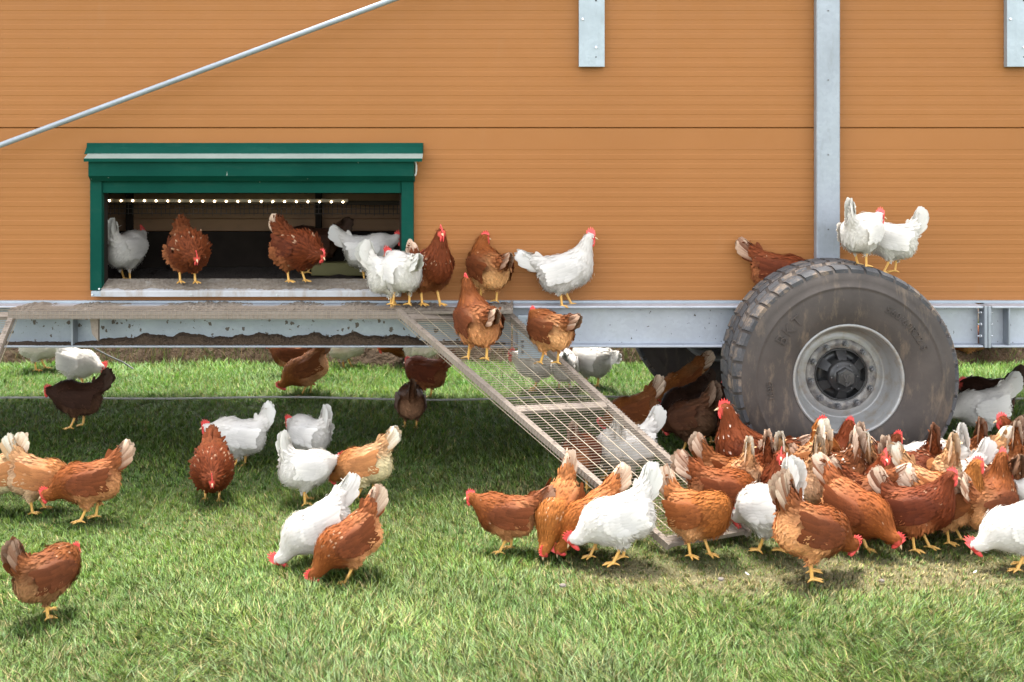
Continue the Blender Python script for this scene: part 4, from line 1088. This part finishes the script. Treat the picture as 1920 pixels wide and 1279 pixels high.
# cord and hose in the grass under the house
def cord(name, label, pts, r, mat):
    o = link(name, tubes([(pts, r)], 8), MAT[mat]); o['label'] = label; o['category'] = 'cord' if name != 'hose' else 'hose'; return o
cy = gpt(960, 748, .03)[1]
cord('ground_cord', 'pale cord stretched across the grass under the hen house', [(x, cy+.02*math.sin(x*2), .035+.008*math.sin(x*3.1)) for x in np.linspace(-6, 6, 60)], .007, 'rope')
cord('hose', 'thin grey hose running down behind the chassis beam into the grass', [px(150, 630, 9.3), px(178, 654, 9.3), px(205, 668, 9.3), px(232, 680, 9.3), px(250, 692, 9.3)], .006, 'hose')
def scatter_bits():
    rs = np.random.RandomState(21)
    for (x, y, lab) in ((590, 958, 'tiny white feather lying in the grass left of the white hens'), (1405, 1078, 'tiny white feather lying on the worn ground by the ramp foot'), (1825, 1074, 'tiny white feather lying in front of the white hen at right')):
        p = gpt(x, y, .02); a = rs.uniform(0, 3.1)
        T = np.array([[math.cos(a), math.sin(a), .12]]); v, f, c = quills(p[None], np.array([[0, 0, 1.]]), nrm(T), np.array([rs.uniform(.022, .034)]), np.array([.009]), np.array([-.006]), np.array([[.6, .58, .54]]), np.array([[.66, .65, .62]]))
        o = link('fallen_feather', mesh_np('fallen_feather', v-p, f, c), MAT['plumage_white']); o.location = p
        o['label'] = lab; o['category'] = 'feather'; o['group'] = 'feathers lying in the grass'
    for (x, y, r, lab) in ((1352, 1086, .011, 'small grey pebble on the worn ground below the ramp foot'), (1653, 1089, .011, 'small grey pebble on the worn ground right of the big front hen'), (1055, 1098, .012, 'small grey pebble in the grass below the white pecking hen')):
        p = gpt(x, y, .012)
        me = blob((0, 0, 0), (r*1.3, r, r*.7), ((1, 0, 0), (0, 1, 0), (0, 0, 1)), 8, 5)
        for v in me.vertices: v.co *= 1+rs.uniform(-.12, .12)
        o = link('pebble', me, MAT['stone']); o.location = p; o['label'] = lab; o['category'] = 'stone'; o['group'] = 'pebbles in the grass'
scatter_bits()
# ------------------------------------------------------------------ the flock
def G(x, y): return tuple(gpt(x, y, -.008))
def A(x, y, d): return px(x, y, d)
def RP(x, y): return tuple(ramp_pt(x, y)+np.array([0, 0, .003]))
def hen(label, p, heading, pose, kind, tail=52, **kw): return make_hen(label, p, heading, pose, kind, tail, **kw)
# on the house, the walkway, the ramp and the wheel
hen('white hen standing inside the hatch at its left end, tail up and seen from behind', A(238, 527, 7.52), 76, 'walk', 'white', 74, fan=.8)
hen('ruffled russet hen on the left of the hatch sill with feathers fluffed out, head lowered', A(352, 531, 7.10), 298, 'low', 'rust', 42, ruffle=.75, scale=.97, tip=.15)
hen('ruffled russet hen on the hatch sill with a white tipped tail, leaning right', A(556, 529, 7.10), 322, 'low', 'rust', 50, ruffle=.65, scale=.97)
hen('black hen in the dark of the hatch behind the ruffled hen', A(588, 512, 7.9), 178, 'walk', 'dark', 42)
hen('white hen inside the hatch at its right end facing right', A(692, 527, 7.42), 2, 'walk', 'white', 40, scale=.95)
hen('white hen on the walkway with fanned tail, half hidden behind another white hen', A(738, 578, 6.93), 28, 'walk', 'white', 70, fan=1.3)
hen('white hen at the head of the ramp seen from behind, comb showing at its left', A(752, 573, 6.84), 118, 'walk', 'white', 26, fan=.7, scale=.98, yaw=40)
hen('dark chestnut hen standing tall at the ramp head and looking at the camera', A(808, 573, 6.88), 305, 'alert', 'rust', 48, yaw=-18, scale=1.06)
hen('brown hen on the walkway turned away, its head looking right', A(915, 567, 7.00), 118, 'stand', 'brown', 26, yaw=-95, scale=1.02, tip=.5, fan=.5, hd_off=(-.03, -.03, -.01), pale=1.9)
hen('brown hen climbing the ramp, upright neck seen from behind', RP(895, 676), 112, 'stand', 'brown', 22, scale=1.06, tip=.5, fan=.5, hd_off=(-.02, .02, .02), pale=1.9)
hen('buff rumped hen on the ramp at its right rail, back to the camera', RP(1030, 684), 126, 'walk', 'brown', 24, scale=.95, tip=.5, fan=.5, hd_off=(-.07, .03, .0), pale=1.9)
hen('white hen walking right along the bare chassis beam in front of the ochre wall', A(1062, 575, 7.02), 2, 'stand', 'white', 30, scale=1.05, hd_off=(.0, 0, .02), fan=.9)
hen('brown hen with white tail tip on the beam, its head hidden behind the big tyre', A(1462, 575, 7.03), 352, 'low', 'rust', 38, scale=1.02)
hen('white hen on top of the big tyre with thin upright tail and head turned right', A(1616, 500, 6.62), 50, 'walk', 'white', 72, fan=.45, yaw=-55, hd_off=(-.07, -.06, .01), scale=.94)
hen('white hen on the right shoulder of the big tyre with tall tail, head hidden', A(1668, 512, 6.78), 158, 'walk', 'white', 66, scale=.94, hd_off=(-.08, 0, -.0))
# under the house
hen('white hen far left under the beam, back cut off by it', G(76, 694), 12, 'low', 'white', 30)
hen('white hen behind the black hen, tail hidden by the beam, head low at right', G(146, 731), -18, 'low', 'white', 76, fan=1.2)
hen('black brown hen on the left in the shade walking left with raised tail', G(144, 802), 182, 'walk', 'dark', 56, scale=1.0, hd_off=(.0, 0, -.035))
hen('chestnut hen pecking to the left in the sunlit strip under the beam', G(574, 741), 186, 'peck', 'orange', 55, hd_off=(0, 0, .03), tip=.2)
hen('tan hen standing behind the chestnut pecking hen under the beam', G(546, 712), 170, 'walk', 'brown', 40)
hen('white hen at the far side cut off by the middle of the beam', G(652, 692), 4, 'walk', 'white', 35)
hen('rust brown hen with raised tail under the beam beside the ramp rail', G(797, 748), 158, 'walk', 'rust', 46, scale=.98, hd_off=(-.05, 0, -.02), tip=.2)
hen('white hen at the far side cut off by the beam beside the ramp rail', G(793, 694), 20, 'walk', 'white', 35)
hen('tan hen at the far side left of the white hen near the ramp rail', G(763, 690), 200, 'low', 'brown', 35)
hen('grey brown hen seen from behind standing in the shade near the ramp', G(770, 804), 98, 'walk', 'umber', 62, scale=.92, hd_off=(-.05, 0, -.04), tip=.2)
hen('white hen behind the ramp wires with red face turned left', G(1002, 732), 205, 'walk', 'white', 30)
hen('white hen seen from behind through the upper ramp wires', G(1058, 733), 88, 'walk', 'white', 30, scale=.96)
hen('sunlit white hen right of the ramp rail with its tail pointing right', G(1108, 727), 130, 'walk', 'white', 12, fan=.9, scale=1.05, yaw=-60, hd_off=(-.05, 0, .04))
hen('buff hen at the far side behind the splice plate', G(1070, 692), 190, 'low', 'buff', 35)
hen('orange brown hen pecking left beside the shaded inner wheel', G(1283, 772), 192, 'peck', 'orange', 40, scale=1.0, hd_off=(0, 0, .06))
hen('black brown hen hunched in the shade in front of the inner wheel', G(1285, 812), 212, 'low', 'dark', 40, scale=1.0)
hen('big dark brown hen seen from behind beside the tyre, tail up and head down', G(1297, 850), 128, 'forage', 'umber', 58, scale=1.1, fan=.8)
hen('black hen squeezed between the dark brown hen and the big tyre', G(1342, 835), 62, 'stand', 'dark', 40, scale=.95)
hen('tan hen behind the ramp rail with a white tail raised', G(1188, 826), 168, 'forage', 'orange', 60, scale=.98)
hen('white hen under the ramp facing left, its tail sticking out past the right rail', G(1178, 905), 190, 'low', 'white', 62, scale=1.02)
hen('white hen under the lower ramp wires seen from behind', G(1150, 902), 95, 'forage', 'white', 72, scale=1.0, fan=.9)
hen('brown hen under the ramp beside its left rail, feet showing below', G(1090, 915), 72, 'low', 'rust', 58, scale=.98)
hen('black hen right of the big tyre in the shade, tail raised', G(1848, 806), 180, 'walk', 'dark', 50, scale=1.12, hd_off=(-.06, 0, -.01))
hen('white hen in the shade right of the big tyre in front of the black hen', G(1842, 828), 182, 'low', 'white', 48, scale=1.08)
hen('chestnut hen foraging far behind under the right end of the beam', G(1848, 675), 185, 'peck', 'brown', 40, scale=1.05)
hen('chestnut hen at the far side beside the right edge of the tyre', G(1812, 680), 175, 'low', 'brown', 30)
# open grass, left half
hen('buff hen at left with raised pale tail, head hidden by the brown hen', G(72, 960), 18, 'forage', 'buff', 66, scale=.98, fan=.8)
hen('brown hen walking left over the grass with red face low and white tipped tail', G(166, 976), 184, 'low', 'brown', 50, scale=1.02, hd_off=(0, 0, -.04), fan=1.1)
hen('buff hen cut off by the left edge of the photo', G(-22, 962), 196, 'low', 'buff', 66, scale=.98)
hen('brown hen nearest the camera at lower left, tail up and looking away right', G(90, 1155), 56, 'walk', 'brown', 68, scale=.98, tip=.35, hd_off=(-.05, 0, -.03))
hen('ruffled brown hen facing the camera with head down and feathers raised behind', G(398, 938), 284, 'low', 'rust', 40, scale=.93, ruffle=.8, tip=.2, fan=1.4)
hen('white hen walking left with large red comb and high tail', G(448, 879), 183, 'walk', 'white', 68, scale=.98, hd_off=(.01, 0, -.03))
hen('white hen with needle thin upright tail in the shade', G(578, 870), 146, 'walk', 'white', 76, scale=.92, fan=.4, yaw=20, hd_off=(-.02, 0, -.03))
hen('white hen with thin upright tail facing away right, head before a tan hen', G(574, 943), 38, 'low', 'white', 76, scale=.95, fan=.5, hd_off=(0, 0, .04))
hen('tan hen with mottled back and white tail tip behind the white hens', G(684, 935), 162, 'forage', 'buff', 52, scale=.98)
hen('large white hen pecking left in the foreground grass beside a brown hen', G(596, 1064), 190, 'peck', 'white', 52, scale=1.02, fan=.9)
hen('brown hen pecking left in the foreground with white streaked tail held high', G(656, 1088), 202, 'peck', 'brown', 62, scale=.98, fan=1.0)
# open grass, middle
hen('brown hen left of the front group standing with its head up, facing left', G(948, 1034), 178, 'walk', 'brown', 34, scale=.92, tip=.2, hd_off=(0, 0, .01))
hen('tawny hen pecking towards the camera with a tall cream tail', G(1048, 1030), 244, 'peck', 'orange', 68, scale=1.02, fan=1.1)
hen('tawny hen pecking left behind the white hen, neck speckled', G(1112, 1040), 198, 'peck', 'orange', 52, scale=1.0)
hen('white hen bent forward with floppy red comb in front of the ramp foot', G(1160, 1054), 184, 'forage', 'white', 68, scale=1.10, fan=1.05)
hen('tan hen preening at the ramp foot with one wing drooped', G(1312, 1044), 318, 'preen', 'orange', 60, scale=1.05, yaw=0)
hen('brown hen behind the preening hen with cream fan tail at left', G(1352, 998), 12, 'low', 'brown', 46, scale=1.08, fan=1.2)
hen('white hen seen from behind with a huge upright tail among the brown hens', G(1444, 1036), 126, 'forage', 'white', 80, scale=1.14, fan=1.4)
hen('big brown hen in front bending right with a cream fan tail', G(1522, 1083), 22, 'forage', 'brown', 74, scale=1.18, fan=1.3, pale=1.9)
hen('brown hen with gold hackles bending down behind the big front hen', G(1606, 1034), 312, 'forage', 'brown', 46, scale=1.08)
hen('brown hen standing with head up looking right, frosted neck', G(1728, 1032), 334, 'stand', 'rust', 58, scale=1.05, tip=.9)
hen('orange necked hen behind the hen with the frosted neck, looking right', G(1790, 1018), 340, 'alert', 'orange', 50, scale=1.02)
hen('brown hen with cream layered tail behind the white hen at right', G(1856, 1018), 32, 'stand', 'brown', 56, scale=1.04, fan=1.2, hd_off=(-.04, 0, .04), pale=1.9)
hen('white hen pecking left at the right edge in front of the flock', G(1912, 1066), 182, 'forage', 'white', 55, scale=1.05)
hen('white hen mostly cut off by the right edge of the photo', G(1962, 1012), 180, 'walk', 'white', 50)
hen('orange brown hen cut off by the right edge beside the speckled hen', G(1940, 985), 205, 'low', 'orange', 50, scale=1)
# crowd in front of the big tyre
hen('brown hen standing tall at the left of the big tyre, neck flecked white', G(1405, 938), 176, 'alert', 'rust', 26, scale=1.26, speck=.05)
hen('tan hen with a rounded cream tail beside the right ramp rail', G(1358, 958), 18, 'forage', 'orange', 62, scale=1)
hen('mottled buff hen seen from behind with a single upright tail point', G(1392, 972), 92, 'forage', 'buff', 72, scale=1.06, fan=.45)
hen('chestnut hen with a narrow white tail spike behind the one facing the camera', G(1434, 962), 84, 'forage', 'rust', 74, scale=1.08, fan=.4)
hen('brown hen facing the camera with red comb between the tail spikes', G(1464, 988), 258, 'alert', 'rust', 35, scale=1.06, hd_off=(-.02, 0, -.03))
hen('buff hen with round cream tail behind the camera facing hen', G(1474, 956), 66, 'forage', 'buff', 66, scale=1.05)
hen('golden brown hen with round rump and a slim dark tail', G(1514, 982), 98, 'forage', 'buff', 74, scale=1.12, fan=.4, tip=.3)
hen('pale hen with two white tail feathers upright below the rim', G(1510, 952), 118, 'forage', 'buff', 78, scale=1.14, fan=.5)
hen('orange necked hen with red serrated comb in front of the rim, looking right', G(1522, 950), 8, 'alert', 'orange', 45, scale=1.12, hd_off=(-.06, 0, .0))
hen('speckled brown hen seen from behind with a pinkish white tail', G(1578, 972), 104, 'forage', 'speckled', 72, scale=1.18, fan=.7)
hen('rust hen close to the rim with its comb just showing', G(1560, 944), 20, 'alert', 'rust', 40, scale=1.06)
hen('hen with a white tufted tail right below the rim', G(1618, 952), 70, 'forage', 'brown', 74, scale=1.12, fan=.7)
hen('hen with a tall cream tail beside the speckled hen', G(1638, 966), 58, 'forage', 'buff', 70, scale=1.08, fan=1.0)
hen('rust hen facing straight at the camera in the middle of the crowd', G(1650, 990), 268, 'alert', 'rust', 40, scale=1.08, hd_off=(-.02, 0, -.04))
hen('chestnut hen with its comb showing below the edge of the rim', G(1640, 950), 10, 'stand', 'rust', 30, scale=1)
hen('brown hen with a pointed white tail behind the hen facing the camera', G(1690, 974), 42, 'forage', 'brown', 70, scale=1.06, fan=.5)
hen('white hen pecking with a rounded back against the tyre', G(1706, 950), 150, 'forage', 'white', 6, scale=1.15, fan=.6)
hen('brown hen with a dark tail ridge in front of the tyre', G(1740, 952), 82, 'forage', 'rust', 66, scale=1.12, fan=.5, tip=.25)
hen('chestnut hen with arched neck preening in the crowd', G(1712, 966), 350, 'tuck', 'rust', 40, scale=1.12)
hen('buff hen seen from behind with a tent shaped tail', G(1764, 968), 92, 'forage', 'buff', 66, scale=1.1, fan=.8, tip=.5)
hen('white hen with blunt tail raised at the right edge of the tyre', G(1790, 946), 82, 'forage', 'white', 66, scale=1.1)
hen('brown hen with slim tail point beside the white tail', G(1824, 938), 86, 'forage', 'brown', 74, scale=1.1, fan=.4, tip=.3)
hen('grey brown hen turned left behind the slim tailed hen', G(1850, 930), 170, 'forage', 'umber', 52, scale=1.08)
hen('orange hen with a white tail point at the upper right of the crowd', G(1896, 944), 78, 'forage', 'orange', 72, scale=1.1, fan=.6)
hen('golden hen with a large cream tail pointing up right', G(1826, 958), 188, 'forage', 'buff', 48, scale=1.08, fan=1.2)
hen('hen with a fanned cream tail behind the frosted neck', G(1738, 994), 8, 'forage', 'buff', 62, scale=1.06, fan=1.1)
hen('white hen wedged behind the orange necked hen, only its tail showing', G(1792, 976), 168, 'forage', 'white', 62, scale=1.02)
hen('brown hen facing left with a white tail behind the front bending hen', G(1618, 1006), 178, 'forage', 'brown', 30, scale=1)
hen('chestnut hen with white tail feathers and dark scalloped back', G(1612, 996), 30, 'forage', 'rust', 44, scale=1, fan=.6)
hen('speckled dark hen seen from behind at right with white flecks', G(1880, 988), 88, 'low', 'speckled', 40, scale=1.12, fan=.4, tip=.1)
hen('brown hen with red comb at the right edge beside the lit grass', G(1932, 930), 172, 'stand', 'rust', 40, scale=1.12)
